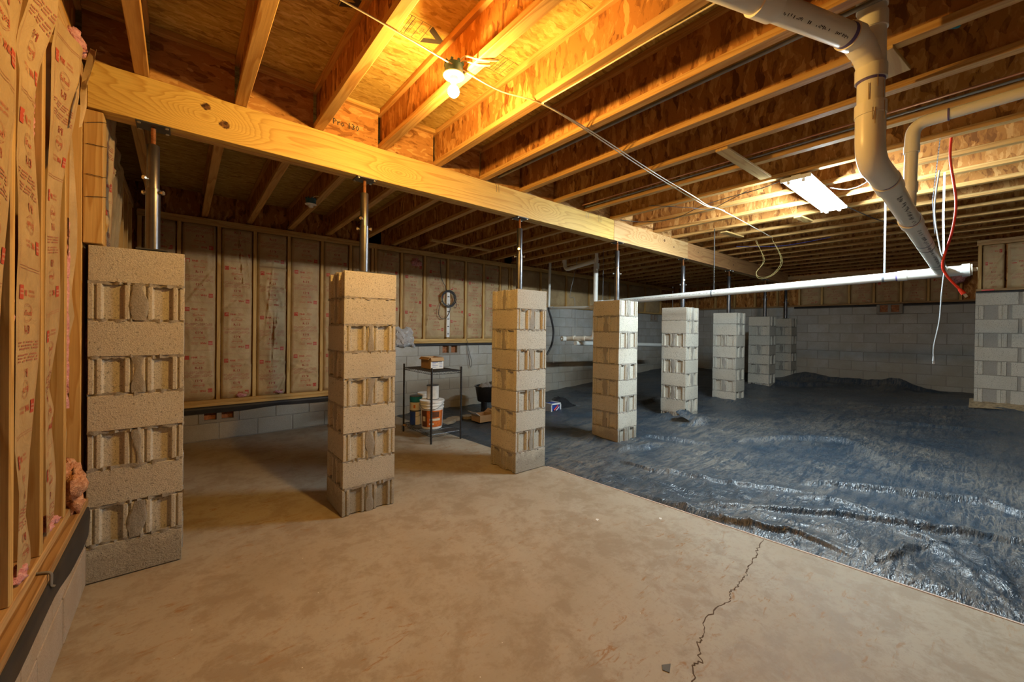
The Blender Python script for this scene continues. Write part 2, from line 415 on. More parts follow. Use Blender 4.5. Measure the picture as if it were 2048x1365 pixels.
# ------------------------------------------------------------------ plastic ground sheet
def ground(x, y):
    z = np.maximum(0, x-4.6)*.052*(.75+.25*np.clip((y+1)/5, 0, 1.3))
    z = z + .19*np.exp(-(((x-9.3)/1.5)**2 + ((y+.35)/1.3)**2))
    z = z + .16*np.exp(-(((x-11.0)/.35)**2 + ((y-2.75)/.35)**2)) + .10*np.exp(-(((x-11.0)/.3)**2 + ((y-1.2)/.25)**2)) + .05*np.exp(-(((x-11.1)/.4)**2 + ((y-2.0)/.8)**2))
    return z
FOLDS = [  # (points, width, height)
 ([(3.731,1.944),(3.865,1.535),(4.009,1.249),(4.183,.963)],.035,.030),
 ([(4.40,1.05),(4.538,.934),(4.853,.384),(5.021,.043),(4.937,-.175),(4.9,-.5)],.055,.055),
 ([(3.277,1.351),(3.538,1.10),(3.867,.702),(4.011,.412),(4.081,.23),(4.281,-.056),(4.4,-.3)],.05,.05),
 ([(2.998,1.769),(3.061,1.34),(3.191,.99),(3.277,.792),(3.22,.53)],.05,.045),
 ([(5.375,1.988),(5.757,1.696),(6.166,1.221),(5.957,.854),(5.625,.61)],.07,.06),
 ([(3.229,.433),(3.398,.364),(3.618,.316),(3.753,.239)],.035,.035),
 ([(3.89,.399),(3.862,.269),(3.77,.152),(3.589,.013)],.05,.04),
 ([(3.975,.062),(3.743,-.03),(3.444,-.099)],.05,.04),
 ([(5.366,2.079),(4.911,1.842),(4.396,1.53)],.035,.022),
 ([(3.583,.705),(3.445,.562),(3.25,.43)],.03,.03),
 ([(3.615,2.517),(3.596,2.153),(3.768,1.932)],.04,.03),
 ([(8.683,.899),(8.846,.378),(8.937,.089),(8.832,-.301)],.07,.03),
 ([(7.6,1.3),(7.7,.6),(7.75,-.1)],.06,.03),
 ([(4.008,1.011),(4.153,.775),(4.065,.466),(4.086,.261)],.04,.03),
 ([(4.55,2.55),(4.2,2.62),(3.85,2.72)],.06,.06), ([(4.62,2.9),(4.75,2.7),(4.9,2.3)],.06,.05),
 ([(5.6,2.75),(5.75,2.62),(6.1,2.6)],.09,.11), ([(9.7,3.3),(10.1,2.6),(10.6,2.2)],.1,.09),
 ([(10.9,2.6),(11.0,1.6),(10.9,.6)],.12,.10), ([(5.0,4.2),(6.5,4.0),(8.5,4.1)],.08,.05),
]
nx, ny = 330, 360
tx = np.linspace(0, 1, nx); xs0 = 8.6*(tx*.36 + .64*tx**2.2)
ty = np.linspace(-1, 1, ny); ys = .9 + np.where(ty < 0, 3.4*(.42*ty - .58*np.abs(ty)**2.4), 5.25*(.3*ty + .7*np.abs(ty)**2.2))
YY = np.repeat(ys[None, :], nx, 0); E0 = edge_x(YY)+.003
XX = E0 + xs0[:, None]*(11.42-E0)/8.6
ZZ = ground(XX, YY)
wob = .03*(fbm(XX*2.3, YY*2.3, 5)-.5)
near = np.clip((XX-E0)/.07, 0, 1)
amp = .012*(.4+.6*np.exp(-((XX-3.6)/1.6)**2)) + .005
cr, sr = math.cos(.5), math.sin(.5); uu = XX*cr+YY*sr; vv = -XX*sr+YY*cr
rip = (ridged(uu*3.0+wob*40, vv*1.2, 11)**3)*1.2 + (ridged(uu*1.3, vv*4.5+wob*30, 12)**4)*.9 + ridged(XX*8+wob*60, YY*7, 13)**5*.6
ZZ = ZZ + near*amp*(rip-.3) + near*.02*(fbm(XX*1.1, YY*1.1, 3)-.5) - .006*(1-near) + near*.003
for fpts, w, h in FOLDS:
    P = np.array([tuple(p)[:2] for p in spline([(a, b, 0) for a, b in fpts], 10)])
    best = np.full(XX.shape, 9.); sgn = np.zeros(XX.shape); tt = np.zeros(XX.shape)
    for i in range(len(P)-1):
        a, b = P[i], P[i+1]; ab = b-a; L2 = (ab**2).sum()+1e-9
        t = np.clip(((XX-a[0])*ab[0]+(YY-a[1])*ab[1])/L2, 0, 1); dx = XX-a[0]-t*ab[0]; dy = YY-a[1]-t*ab[1]
        d = np.hypot(dx, dy); k = d < best; best[k] = d[k]
        side = dx*math.cos(YAW)+dy*math.sin(YAW); sgn[k] = side[k]; tt[k] = (i+t[k])/(len(P)-1)
    env = np.sin(np.pi*np.clip(tt*.94+.03, 0, 1))**.5
    ww = np.where(sgn < 0, w*.35, w*1.9)
    ZZ = ZZ + near*h*env*np.exp(-(best/ww)**2)*(.85+.3*vnoise(XX*14, YY*14, 4))
for (px, py) in [(4.09,2.89),(5.86,2.94),(7.56,2.89),(9.45,2.96)]:     # gathered up round the pillars
    dd = np.maximum(np.abs(XX-px-.2)-.2, np.abs(YY-py-.2)-.2)
    ZZ = ZZ + near*.05*np.exp(-(np.clip(dd, 0, 9)/.12)**2)*(.4+vnoise(XX*9, YY*9, 8))
_g = MB().grid(np.dstack([XX, YY, ZZ]))
_g.f = [f for f in _g.f if not any(px+.03 < _g.v[f[0]][0] < px+.37 and py+.03 < _g.v[f[0]][1] < py+.37 for px, py in [(4.09,2.885),(5.862,2.941),(7.561,2.887),(9.446,2.959),(10.95,2.98)])]
sheet = ob('plastic_sheet', _g, MAT['sheet'], None, smooth=60)
tag(sheet, 'wrinkled black plastic ground sheet spread over the crawl space beside the concrete slab', 'sheet')
# sandy soil showing at the foot of the right-hand block wall
rs = np.random.RandomState(3)
soil = structure('ground')
mb = MB(); ax = np.linspace(0, 1, 14); ay = np.linspace(0, 1, 40)
SX = 8.86+.3*ax[:, None]+0*ay[None]; SY = -1.6+1.8*ay[None]+0*ax[:, None]
mb.grid(np.dstack([SX, SY, ground(SX, SY)+.02+.075*ax[:, None]*(.5+fbm(SX*12, SY*12, 9))])); ob('soil', mb, MAT['soil'], soil, smooth=60, kind='stuff')
mb = MB(); mb.box(2.9, 11.6, -3.6, 6.3, -.3, -.15); ob('soil', mb, MAT['soil'], soil)

# ================================================================== BLOCKS
def end_profile(L=.397, W=.194):
    fr = [(0,0),(.105,0),(.12,.011),(.155,.011),(.17,0),(.265,0),(.30,.021),(.70,.021),(.735,0),(.83,0),(.845,.011),(.88,.011),(.895,0),(1,0)]
    right = [(L/2-d, -W/2+f*W) for f, d in fr]
    left = [(-L/2+d, W/2-f*W) for f, d in fr]
    return right+left
BLOCK_ME = {}
def pillar_block(h):
    k = round(h, 4)
    if k not in BLOCK_ME:
        BLOCK_ME[k] = mesh_of('block', MB().prism(end_profile(), -h/2, h/2), MAT['block'], bevel=.0022, center=False)[0]
    return BLOCK_ME[k]
def mortar_mesh(W, z0, z1, h, pattern, seed):
    r = random.Random(seed); mb = MB(); c = .03
    mb.box(c, W-c, c, W-c, z0+.004, z1-.012)
    n = 26
    for k in range(1, len(pattern)):
        z = z1-k*h
        ring = []
        for side in range(4):
            for i in range(n):
                t = i/n*W; ins = r.uniform(-.006, .006) + (.008 if r.random() < .25 else 0)
                ring.append({0:(t,ins),1:(W-ins,t),2:(W-t,W-ins),3:(ins,W-t)}[side])
        m = len(ring); top = []; bot = []
        for (x, y) in ring: top.append((x, y, z+.007+r.uniform(-.004, .008)))
        for (x, y) in ring: bot.append((x, y, z-.006-r.uniform(-.003, .009)))
        mb.add(top+bot, [(i, (i+1) % m, m+(i+1) % m, m+i) for i in range(m)] + [tuple(range(m))[::-1], tuple(range(m, 2*m))])
    for k, p in enumerate(pattern):                       # mortar smeared over the upright joint between the two block ends
        zc = z1-(k+.5)*h
        for face in range(4):
            showsend = (p == 'E') == (face in (0, 2))
            if not showsend: continue
            wmid = r.uniform(.018, .042); skew = r.uniform(-.012, .012); hh = h*.5
            nu, nv = 9, 11; P = np.zeros((nu, nv, 3))
            for a in range(nu):
                for b in range(nv):
                    s = a/(nu-1)*2-1; q = b/(nv-1)*2-1
                    wl = wmid*(1+.35*math.sin(3*q+seed+k)+r.uniform(-.08,.08)); d = .0045*(1-abs(s)**3)-.016*(abs(s) > .99) + r.uniform(-.0012,.0012)
                    u = W/2+skew*q+s*wl; z = zc+q*hh*.98
                    P[a, b] = {0:(u,-d,z),1:(W+d,u,z),2:(W-u,W+d,z),3:(-d,W-u,z)}[face]
            mb.grid(P)
    return mb
PW = .397
ORD = ['first','second','third','fourth','fifth','sixth','seventh','eighth','ninth','tenth','eleventh','twelfth','thirteenth','fourteenth','fifteenth','sixteenth','seventeenth']
pillars = [
 (-.379,3.080,1.830,0.0,'SESESESES','near left block pillar standing against the insulated wall, largest of the row'),
 (.923,3.032,1.826,0.0,'SSESESESE','block pillar standing alone on the open slab, second of the row from the insulated wall'),
 (2.498,2.927,1.801,0.0,'SESESESES','block pillar at the slab edge, left face lit orange, right of the wire shelf'),
 (4.090,2.885,1.783,0.0,'ESESESESE','block pillar on the black plastic with a brown left face and a white right face'),
 (5.862,2.941,1.780,-.047,'EESESESES','white block pillar on the plastic with a black plastic flap at its foot'),
 (7.561,2.887,1.758,-.069,'EESESESES','pale block pillar with a muddy lowest course, sixth of the row from the insulated wall'),
 (9.446,2.959,1.749,-.078,'ESESESESE','far block pillar with a brown stain, next to last of the row'),
]
for i, (x, y, zt, zb, pat, lab) in enumerate(pillars):
    t = thing('block_pillar', lab, 'pillar', (x, y, zb), 'concrete block pillars under the beam')
    h = (zt-zb)/9; me = pillar_block(h-.011); rr = random.Random(i+5)
    for k, p in enumerate(pat):
        z = zt-zb-(k+.5)*h
        for s in (-1, 1):
            j = rr.uniform(-.0025, .0025); j2 = rr.uniform(-.0025, .0025)
            if p == 'S': inst('block', me, t, (PW/2+j, PW/2+s*.1015+j2, z), (0,0,0 if rr.random() < .5 else math.pi))
            else: inst('block', me, t, (PW/2+s*.1015+j2, PW/2+j, z), (0,0,math.pi/2 if rr.random() < .5 else -math.pi/2))
    mm, c = mesh_of('mortar', mortar_mesh(PW, 0, zt-zb, h, pat, i*13+1), MAT['mortar'], center=False, smooth=50)
    inst('mortar', mm, t, (0,0,0), kind='stuff')
# half pier against the end wall
t = thing('block_pillar', 'narrow block pier built against the far end wall, last of the row, in shadow', 'pillar', (10.95,2.98,-.08), 'concrete block pillars under the beam')
h = (1.75+.08)/9; me = pillar_block(h-.011)
for k in range(9):
    z = 1.83-(k+.5)*h
    for s in (-1, 1):
        if k % 2: inst('block', me, t, (PW/2, PW/2+s*.1015, z))
        else: inst('block', me, t, (PW/2+s*.1015, PW/2, z), (0,0,math.pi/2))
mm, c = mesh_of('mortar', mortar_mesh(PW, 0, 1.83, h, 'ESESESESE', 99), MAT['mortar'], center=False, smooth=50); inst('mortar', mm, t, kind='stuff')

# ------------------------------------------------------------------ steel jack posts
BEAM_Z0, BEAM_Z1, BEAM_Y0, BEAM_Y1 = 2.556, 2.806, 3.077, 3.197
PYC = 3.137
def jack_post(x, z0, z1, lab):
    t = thing('jack_post', lab, 'post', (x, PYC, z0), 'steel jack posts between the pillars and the beam')
    L = z1-z0; zj = z0+L*.50
    ob('base_plate', MB().box(x-.07,x+.07,PYC-.055,PYC+.055,z0,z0+.008), MAT['dark_steel'], t, bevel=.001)
    ob('outer_tube', MB().lathe([(.0335,z0+.008),(.0335,zj),(.030,zj+.002)], (x,PYC,0), 28), MAT['steel'], t, smooth=40)
    ob('inner_tube', MB().lathe([(.029,zj-.05),(.029,z1-.112),(.026,z1-.108),(.012,z1-.106)], (x,PYC,0), 28), MAT['steel'], t, smooth=40)
    prof = []
    zz = z1-.11
    while zz < z1-.008: prof += [(.0125,zz),(.0105,zz+.0035)]; zz += .007
    ob('screw', MB().lathe(prof, (x,PYC,0), 14), MAT['rust'], t, smooth=40)
    tp = ob('top_plate', MB().box(x-.075,x+.075,PYC-.06,PYC+.06,z1-.008,z1), MAT['dark_steel'], t, bevel=.0015)
    for dx, dy in ((-.06,-.045),(.06,-.045),(-.06,.045),(.06,.045)):
        ob('lag_bolt', MB().lathe([(.009,z1-.014),(.009,z1-.008)], (x+dx,PYC+dy,0), 6), MAT['zinc'], tp)
    for (a, dz) in ((-2.4,.05),(-3.75,-.02),(-.55,-.02)):
        d = Vector((math.cos(a), math.sin(a), 0)); p = Vector((x,PYC,zj+dz))
        ob('bolt', MB().tube([p+d*.028, p+d*.045], .006, 8).tube([p+d*.045, p+d*.056], .0125, 6), MAT['zinc'], t, smooth=30)
POSTX = [(-.125,1.830),(1.10,1.826),(2.70,1.801),(4.385,1.783),(6.13,1.780),(7.86,1.758),(9.72,1.749),(11.08,1.75)]
PL = ['near left steel jack post with a bright streak, nearest the insulated wall',
 'brown-grey steel jack post on the lone slab pillar, second from the insulated wall',
 'slim steel jack post on the orange-sided pillar at the slab edge',
 'bluish steel jack post on the first pillar of the plastic-covered area',
 'dark steel jack post on the white pillar crossed by the white pipe',
 'dark jack post standing on the sixth pillar behind the white pipe',
 'black jack post on the brown-stained far pillar', 'black jack post on the pier against the end wall']
for (x, z), l in zip(POSTX, PL): jack_post(x, z, BEAM_Z0, l)

# ================================================================== BEAM
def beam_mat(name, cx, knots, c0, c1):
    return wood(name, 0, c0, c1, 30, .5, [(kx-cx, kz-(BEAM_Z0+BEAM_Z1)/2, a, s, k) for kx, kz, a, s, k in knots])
beam = thing('support_beam', 'long yellow timber beam of two plies running over all the pillars', 'beam', (5.4,PYC,BEAM_Z0))
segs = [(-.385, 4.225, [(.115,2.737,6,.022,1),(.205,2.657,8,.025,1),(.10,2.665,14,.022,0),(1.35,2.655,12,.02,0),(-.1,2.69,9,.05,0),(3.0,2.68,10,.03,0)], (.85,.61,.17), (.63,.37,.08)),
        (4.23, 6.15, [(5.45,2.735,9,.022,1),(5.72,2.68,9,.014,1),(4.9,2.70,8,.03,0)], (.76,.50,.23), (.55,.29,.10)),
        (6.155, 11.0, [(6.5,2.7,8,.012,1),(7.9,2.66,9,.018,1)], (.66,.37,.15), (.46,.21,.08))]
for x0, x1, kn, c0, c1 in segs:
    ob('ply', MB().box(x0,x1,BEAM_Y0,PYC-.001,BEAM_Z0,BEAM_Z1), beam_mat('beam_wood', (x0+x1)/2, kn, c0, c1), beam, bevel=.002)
for x0, x1 in ((-.385,2.6),(2.604,7.8),(7.804,11.0)):
    ob('ply', MB().box(x0,x1,PYC+.001,BEAM_Y1,BEAM_Z0,BEAM_Z1), MAT['wood_x'], beam, bevel=.002)
# bent nails driven into the top of the beam face
for x in (3.66,3.70,3.9,3.94,2.33,2.36):
    ob('nail', MB().tube([(x,BEAM_Y0-.002,BEAM_Z1+.004),(x+.005,BEAM_Y0-.012,BEAM_Z1-.02),(x+.012,BEAM_Y0-.006,BEAM_Z1-.075)], .0016, 5), MAT['dark_steel'], beam)

# ================================================================== CEILING
ceiling = structure('ceiling')
JZ0, JZ1 = 2.808, 3.108
JX = [-.473,-.205,.26,.72,1.188,1.672,2.161,2.660,3.155,3.666,4.168,4.668,5.174,5.686] + [5.686+.5*k for k in range(1, 12)]
web_me = {}
def joist(x, y0, y1, tilt):
    key = (y0, y1)
    if key not in web_me:
        L = y1-y0; H = JZ1-JZ0
        web_me[key] = (mesh_of('web', MB().box(-.0055,.0055,-L/2,L/2,-H/2+.02,H/2-.02), MAT['osb_web'], center=False)[0],
                       mesh_of('flange', MB().box(-.0315,.0315,-L/2,L/2,-.019,.019), MAT['flange'], bevel=.0025, center=False)[0])
    w, f = web_me[key]
    j = inst('joist', w, ceiling, (x+.0315, (y0+y1)/2, (JZ0+JZ1)/2 - tilt/2), (-tilt/(y1-y0), 0, 0))
    H = JZ1-JZ0
    inst('flange', f, j, (0,0,-H/2+.019)); inst('flange', f, j, (0,0,H/2-.019))
for i, x in enumerate(JX):
    joist(x, -3.5, 3.128, 0)
    joist(x-.068, 3.134, 6.2, .075)
# OSB subfloor panels
for (y0, y1) in ((-3.5,-2.28),(-2.28,-1.06),(-1.06,.16),(.16,1.38),(1.38,2.60),(2.60,3.13)):
    off = 0 if int(round(y0*10)) % 2 else .9
    x = -2.1+off
    while x < 11.7:
        a = max(x, -.62); b = min(x+2.44, 11.75)
        if b > a: ob('subfloor_panel', MB().box(a+.0015,b-.0015,y0+.0015,y1-.0015,JZ1+.001,JZ1+.02), MAT['osb_floor'], ceiling)
        x += 2.44
for (y0, y1) in ((3.134,4.35),(4.35,5.57),(5.57,6.25)):
    x = -.62
    while x < 11.7:
        b = min(x+2.44, 11.75)
        me, c = mesh_of('subfloor_panel', MB().box(x+.0015,b-.0015,y0+.0015,y1-.0015,0,.019), MAT['osb_floor'])
        ym = (y0+y1)/2; inst('subfloor_panel', me, ceiling, (c.x, ym, JZ1+.012-.075*(ym-3.134)/3.066), (-.075/3.066,0,0)); x += 2.44
# blocking panels standing on the beam between the joists
for i in range(len(JX)-1):
    a, b = JX[i]+.064, JX[i+1]-.001
    if b-a < .1: continue
    j = ob('blocking', MB().box(a,b,3.100,3.124,BEAM_Z1,JZ1), MAT['osb_block'], ceiling)
    ob('ledger_strip', MB().box(a,b,3.062,3.100,JZ1-.034,JZ1), MAT['wood_x'], j, bevel=.002)
# short boards nailed across the joists
def board(p, q, w, h=.02, name='brace_board', mat='wood_x', par=None):
    ob(name, MB().bar(p, q, w, h), MAT[mat], par or ceiling, bevel=.002)
board((3.17,1.335,JZ0-.011),(4.05,1.315,JZ0-.011), .09)
board((2.66,.40,JZ0-.011),(2.95,.365,JZ0-.011), .16)
board((5.68,1.50,JZ0-.011),(6.03,1.47,JZ0-.011), .085)
board((5.8,2.40,JZ0-.011),(6.3,2.36,JZ0-.011), .085)
# pipes running in the joist bays
for (x, z, r, mt, nm, lab) in ((2.345,2.865,.011,'conduit','conduit','grey conduit running along the joist bay behind the lit joists'),
        (3.58,2.857,.008,'copper','water_pipe','thin copper water pipe under the subfloor, the redder of a pair'),
        (3.63,2.844,.008,'conduit','water_pipe','thin grey water pipe beside the copper one under the subfloor')):
    tag(ob(nm, MB().tube([(x,-3.2,z),(x,3.05,z)], r, 8), MAT[mt], None, smooth=60), lab, 'pipe')

def text_parts(txt, size, cx, cy, align='CENTER', rot=0.0, bold=0.0):
    cu = bpy.data.curves.new('t', 'FONT'); cu.body = txt; cu.size = size; cu.align_x = align; cu.align_y = 'CENTER'; cu.resolution_u = 1; cu.offset = bold
    o = bpy.data.objects.new('t', cu); C.objects.link(o); dg = bpy.context.evaluated_depsgraph_get()
    me = bpy.data.meshes.new_from_object(o.evaluated_get(dg))
    c, s = math.cos(rot), math.sin(rot)
    vs = [(cx+v.co.x*c-v.co.y*s, cy+v.co.x*s+v.co.y*c) for v in me.vertices]; fs = [tuple(p.vertices) for p in me.polygons]
    bpy.data.objects.remove(o); bpy.data.curves.remove(cu); bpy.data.meshes.remove(me)
    return vs, fs
def flat_text(name, txt, size, origin, U, V, mat, parent, bold=0.0, extra=()):
    mb = MB(); o = Vector(origin); U = Vector(U); V = Vector(V)
    items = [text_parts(txt, size, 0, 0, bold=bold)] if txt else []
    items += list(extra)
    for vs, fs in items: mb.add([o+U*a+V*b for a, b in vs], fs)
    return ob(name, mb, MAT[mat], parent)
# ink stamps
flat_text('stamp_print', 'Pro 130', .060, (.945,3.0985,2.912), (1,0,0), (0,0,1), 'ink', ceiling, .0008)
flat_text('stamp_print', '2x 16 x DEI- 08/14', .016, (1.13,3.0985,2.875), (1,0,0), (0,0,1), 'brown_label', ceiling)
def rect(a, b, c, d): return ([(a,c),(b,c),(b,d),(a,d)], [(0,1,2,3)])
def stamp(x, y):
    L = [rect(-.20,.08,.075,.078), rect(-.20,.08,-.078,-.075)]
    for u in (-.20,-.13,-.055,-.035,-.015,.03,.08): L.append(rect(u,u+.003,-.078,.078))
    L.append(([(.09,-.08),(.22,0),(.15,0),(.09,-.035)], [(0,1,2,3)])); L.append(([(.09,.08),(.09,.035),(.15,0),(.22,0)], [(0,1,2,3)]))
    L.append(text_parts('TECO', .034, -.093, 0, rot=math.pi/2, bold=.0006)); L.append(text_parts('TESTED', .014, -.115, 0, rot=math.pi/2))
    L.append(text_parts('S-S22', .026, .056, 0, rot=math.pi/2)); L.append(text_parts('23/32 INCH', .016, -.165, .0, rot=math.pi/2)); L.append(text_parts('EXPOSURE 1', .012, -.185, 0, rot=math.pi/2))
    for k in range(4): L.append(rect(-.006+.009*k-.02, -.004+.009*k-.02, -.06, .05 if k % 2 else .03))
    flat_text('stamp_print', '', 1, (x,y,JZ1+.0002), (1,0,0), (0,-1,0), 'ink', ceiling, extra=L)
stamp(1.0,2.12); stamp(.55,2.16); stamp(1.60,2.05)

# ================================================================== WALLS
def block_course(parent, axis, a0, a1, fixed, depth, z0, z1, start_off, rnd, skip=(), mat='wall_block'):
    """stretcher blocks between a0 and a1 along axis 0/1; fixed = face coordinate, depth = signed thickness direction"""
    h = z1-z0-.010; step = .4064; a = a0-start_off
    while a < a1:
        b = a+step-.010; lo, hi = max(a, a0), min(b, a1)
        if hi-lo > .04 and not any(s0 < (lo+hi)/2 < s1 and zz0 < (z0+z1)/2 < zz1 for s0, s1, zz0, zz1 in skip):
            key = (round(hi-lo, 3), round(h, 3), axis, mat)
            if key not in WB:
                l = (hi-lo)/2
                bx = MB().box(-l,l,-.05,.05,-h/2,h/2) if axis == 0 else MB().box(-.05,.05,-l,l,-h/2,h/2)
                WB[key] = mesh_of('block', bx, MAT[mat], bevel=.003, center=False)[0]
            f = fixed + depth*(.05+rnd.uniform(-.001,.0025))
            loc = ((lo+hi)/2, f, (z0+z1)/2) if axis == 0 else (f, (lo+hi)/2, (z0+z1)/2)
            inst('block', WB[key], parent, loc)
        a += step
WB = {}
rnd = random.Random(11)
YB = 6.1; XR = 11.4; XL = -.38; XJ = 9.05
# ---- left
wl = structure('wall_left')
ob('mortar_core', MB().box(XL-.2,XL-.006,-3.6,YB+.2,-.1,.43), MAT['mortar'], wl)
for k in range(2): block_course(wl, 1, -1.5, YB, XL, -1, .215*k, .215*(k+1), .2*(k % 2), rnd, mat='parged_block')
ob('sill_plate', MB().box(-.53,-.372,-3.4,YB,.432,.47), MAT['treated'], wl, bevel=.003)
ob('bottom_plate', MB().box(-.50,-.402,-3.4,YB,.471,.509), MAT['wood_y'], wl, bevel=.003)
ob('top_plate', MB().box(-.50,-.402,-3.4,YB,2.70,2.738), MAT['wood_y'], wl, bevel=.003)
ob('top_plate', MB().box(-.50,-.402,-3.4,YB,2.739,2.777), MAT['wood_y'], wl, bevel=.003)
ob('sheathing', MB().box(-.56,-.51,-3.6,YB+.2,.43,3.15), MAT['osb_web'], wl)
ST_L = [.37,.76,1.16,1.56,1.95,2.31,2.71,3.50,3.90,4.30,4.70,5.10,5.50,5.90]
for y in ST_L: ob('stud', MB().box(-.494,-.404,y,y+.038,.51,2.70), MAT['wood_z'], wl, bevel=.003)
for y0, y1, x0, x1, z0, z1 in ((3.085,3.20,-.50,-.402,.51,2.556),(3.085,3.20,-.400,-.325,1.835,2.545)):
    ob('post_stud', MB().box(x0,x1,y0,y1,z0,z1), MAT['wood_z'], wl, bevel=.003)
# black membrane strip hanging over the block edge (left wall)
def membrane(P0, dirv, L, outn, z0, drop, wav, seed, name='membrane', parent=None):
    n = 60; prof = [(.0,.0),(.012,-.004),(.018,-.03),(.016,-drop*.55),(.012,-drop)]
    G = np.zeros((n+1, len(prof), 3)); d = Vector(dirv); o = Vector(outn)
    for i in range(n+1):
        t = i/n*L
        wv = float(vnoise(np.array([t*2.1]), np.array([.5]), seed)[0])-.5; wv2 = float(vnoise(np.array([t*5.]), np.array([3.5]), seed)[0])-.5
        for j, (a, b) in enumerate(prof):
            q = Vector(P0)+d*t+o*(a+wv2*.012*(j/4)); G[i, j] = (q.x, q.y, z0+b*(1+wav*wv*(j/4)*1.6))
    return ob(name, MB().grid(G), MAT['black_rubber'], parent, smooth=60)
membrane((XL+.002,-2.5,0), (0,1,0), 5.55, (1,0,0), .434, .125, .5, 4, parent=wl)
# ---- back
wb = structure('wall_back')
XS1, XS2 = 2.35, 5.05
def core(par, axis, a0, a1, face, zb, zt, v0, v1, vz):
    for (u0, u1, z0, z1) in ((a0,v0,zb,zt),(v1,a1,zb,zt),(v0,v1,zb,vz)):
        m_ = MB().box(u0,u1,face+.006,face+.2,z0,z1) if axis == 0 else MB().box(face+.006,face+.2,u0,u1,z0,z1)
        ob('mortar_core', m_, MAT['mortar'], par)
core(wb,0,XL,XS1,YB,-.1,.415,.18,.576,.215)
core(wb,0,XS1,XS2,YB,-.1,1.15,3.46,3.856,.95)
core(wb,0,XS2,XR,YB,-.1,1.89,10.1,10.496,1.69)
V1 = (.18,.58,.22,.42); V2 = (3.46,3.87,.96,1.15)
for k in range(3): block_course(wb, 0, XL, XS1, YB, 1, .415-.205*(k+1) if k < 2 else -.03, .415-.205*k if k < 2 else .005, .2528 if k % 2 == 0 else .05, rnd, [V1])
for k in range(6): block_course(wb, 0, XS1, XS2, YB, 1, max(-.06, 1.15-.203*(k+1)), 1.15-.203*k, .109 if k % 2 == 0 else .312, rnd, [V2])
for k in range(9): block_course(wb, 0, XS2, XR, YB, 1, 1.89-.203*(k+1), 1.89-.203*k, .233 if k % 2 == 0 else .03, rnd, [(10.1,10.5,1.69,1.9)])
def vent(x, y, z0, z1, axis, par):
    w = .396; fr = MB()
    def B(a0, a1, d0, d1, c0, c1):
        fr.box(x+a0, x+a1, y+d0, y+d1, c0, c1) if axis == 0 else fr.box(x-d1, x-d0, y+a0, y+a1, c0, c1)
    B(0,w,-.004,.10,z0,z0+.035); B(0,w,-.004,.10,z1-.012,z1); za, zb_ = z0+.0351, z1-.0121; B(0,.05,-.004,.10,za,zb_); B(w-.05,w,-.004,.10,za,zb_); B(w/2-.025,w/2+.025,-.004,.10,za,zb_)
    v = ob('vent', fr, MAT['mortar'], par, bevel=.002); fr = MB(); B(.051,w/2-.026,.055,.075,za,zb_); B(w/2+.026,w-.051,.055,.075,za,zb_); ob('vent_back', fr, MAT['terracotta'], v)
vent(.18, YB, .215, .41, 0, wb); vent(3.46, YB, .95, 1.145, 0, wb); vent(10.1, YB, 1.69, 1.885, 0, wb)
TPZ = 2.635
def stud_wall(par, axis, a0, a1, face, dep, zb, zt, studs, two_bottom=False, mname=None):
    ax = 'wood_x' if axis == 0 else 'wood_y'
    def bx(n, u0, u1, d0, d1, z0, z1, mt):
        lo, hi = sorted((face+dep*d0, face+dep*d1))
        mbx = MB().box(u0,u1,lo,hi,z0,z1) if axis == 0 else MB().box(lo,hi,u0,u1,z0,z1)
        ob(n, mbx, MAT[mt], par, bevel=.003)
    bx('sill_plate', a0, a1, .0, .14, zb, zb+.038, 'wood_x' if axis == 0 else 'treated')
    if two_bottom: bx('bottom_plate', a0, a1, .012, .10, zb+.039, zb+.077, ax); zb += .039
    bx('top_plate', a0, a1, .012, .10, zt, zt+.038, ax); bx('top_plate', a0, a1, .012, .10, zt+.039, zt+.077, ax)
    for s in studs: bx('stud', s, s+.038, .012, .10, zb+.038, zt, 'wood_z')
    bx('sheathing', a0-.1, a1+(.1 if face != XJ else -.02), .115, .16, zb, 3.15, 'osb_web')
ST_B1 = [-.375,-.033,.348,.725,1.118,1.535,1.93,2.26]
ST_B2 = [2.31,2.737,3.146,3.596,3.97,4.371,4.76,5.0]
stud_wall(wb, 0, XL, XS1, YB, 1, .419, TPZ, ST_B1, True)
stud_wall(wb, 0, XS1, XS2, YB, 1, 1.155, TPZ, ST_B2, True)
ST_B3 = [5.06+.80*k for k in range(8)]
stud_wall(wb, 0, XS2, XR, YB, 1, 1.90, TPZ, ST_B3)
membrane((XL,YB-.002,0), (1,0,0), XS1-XL, (0,-1,0), .42, .075, .3, 9, parent=wb)
membrane((XS1,YB-.002,0), (1,0,0), XS2-XS1, (0,-1,0), 1.156, .045, .15, 10, parent=wb)
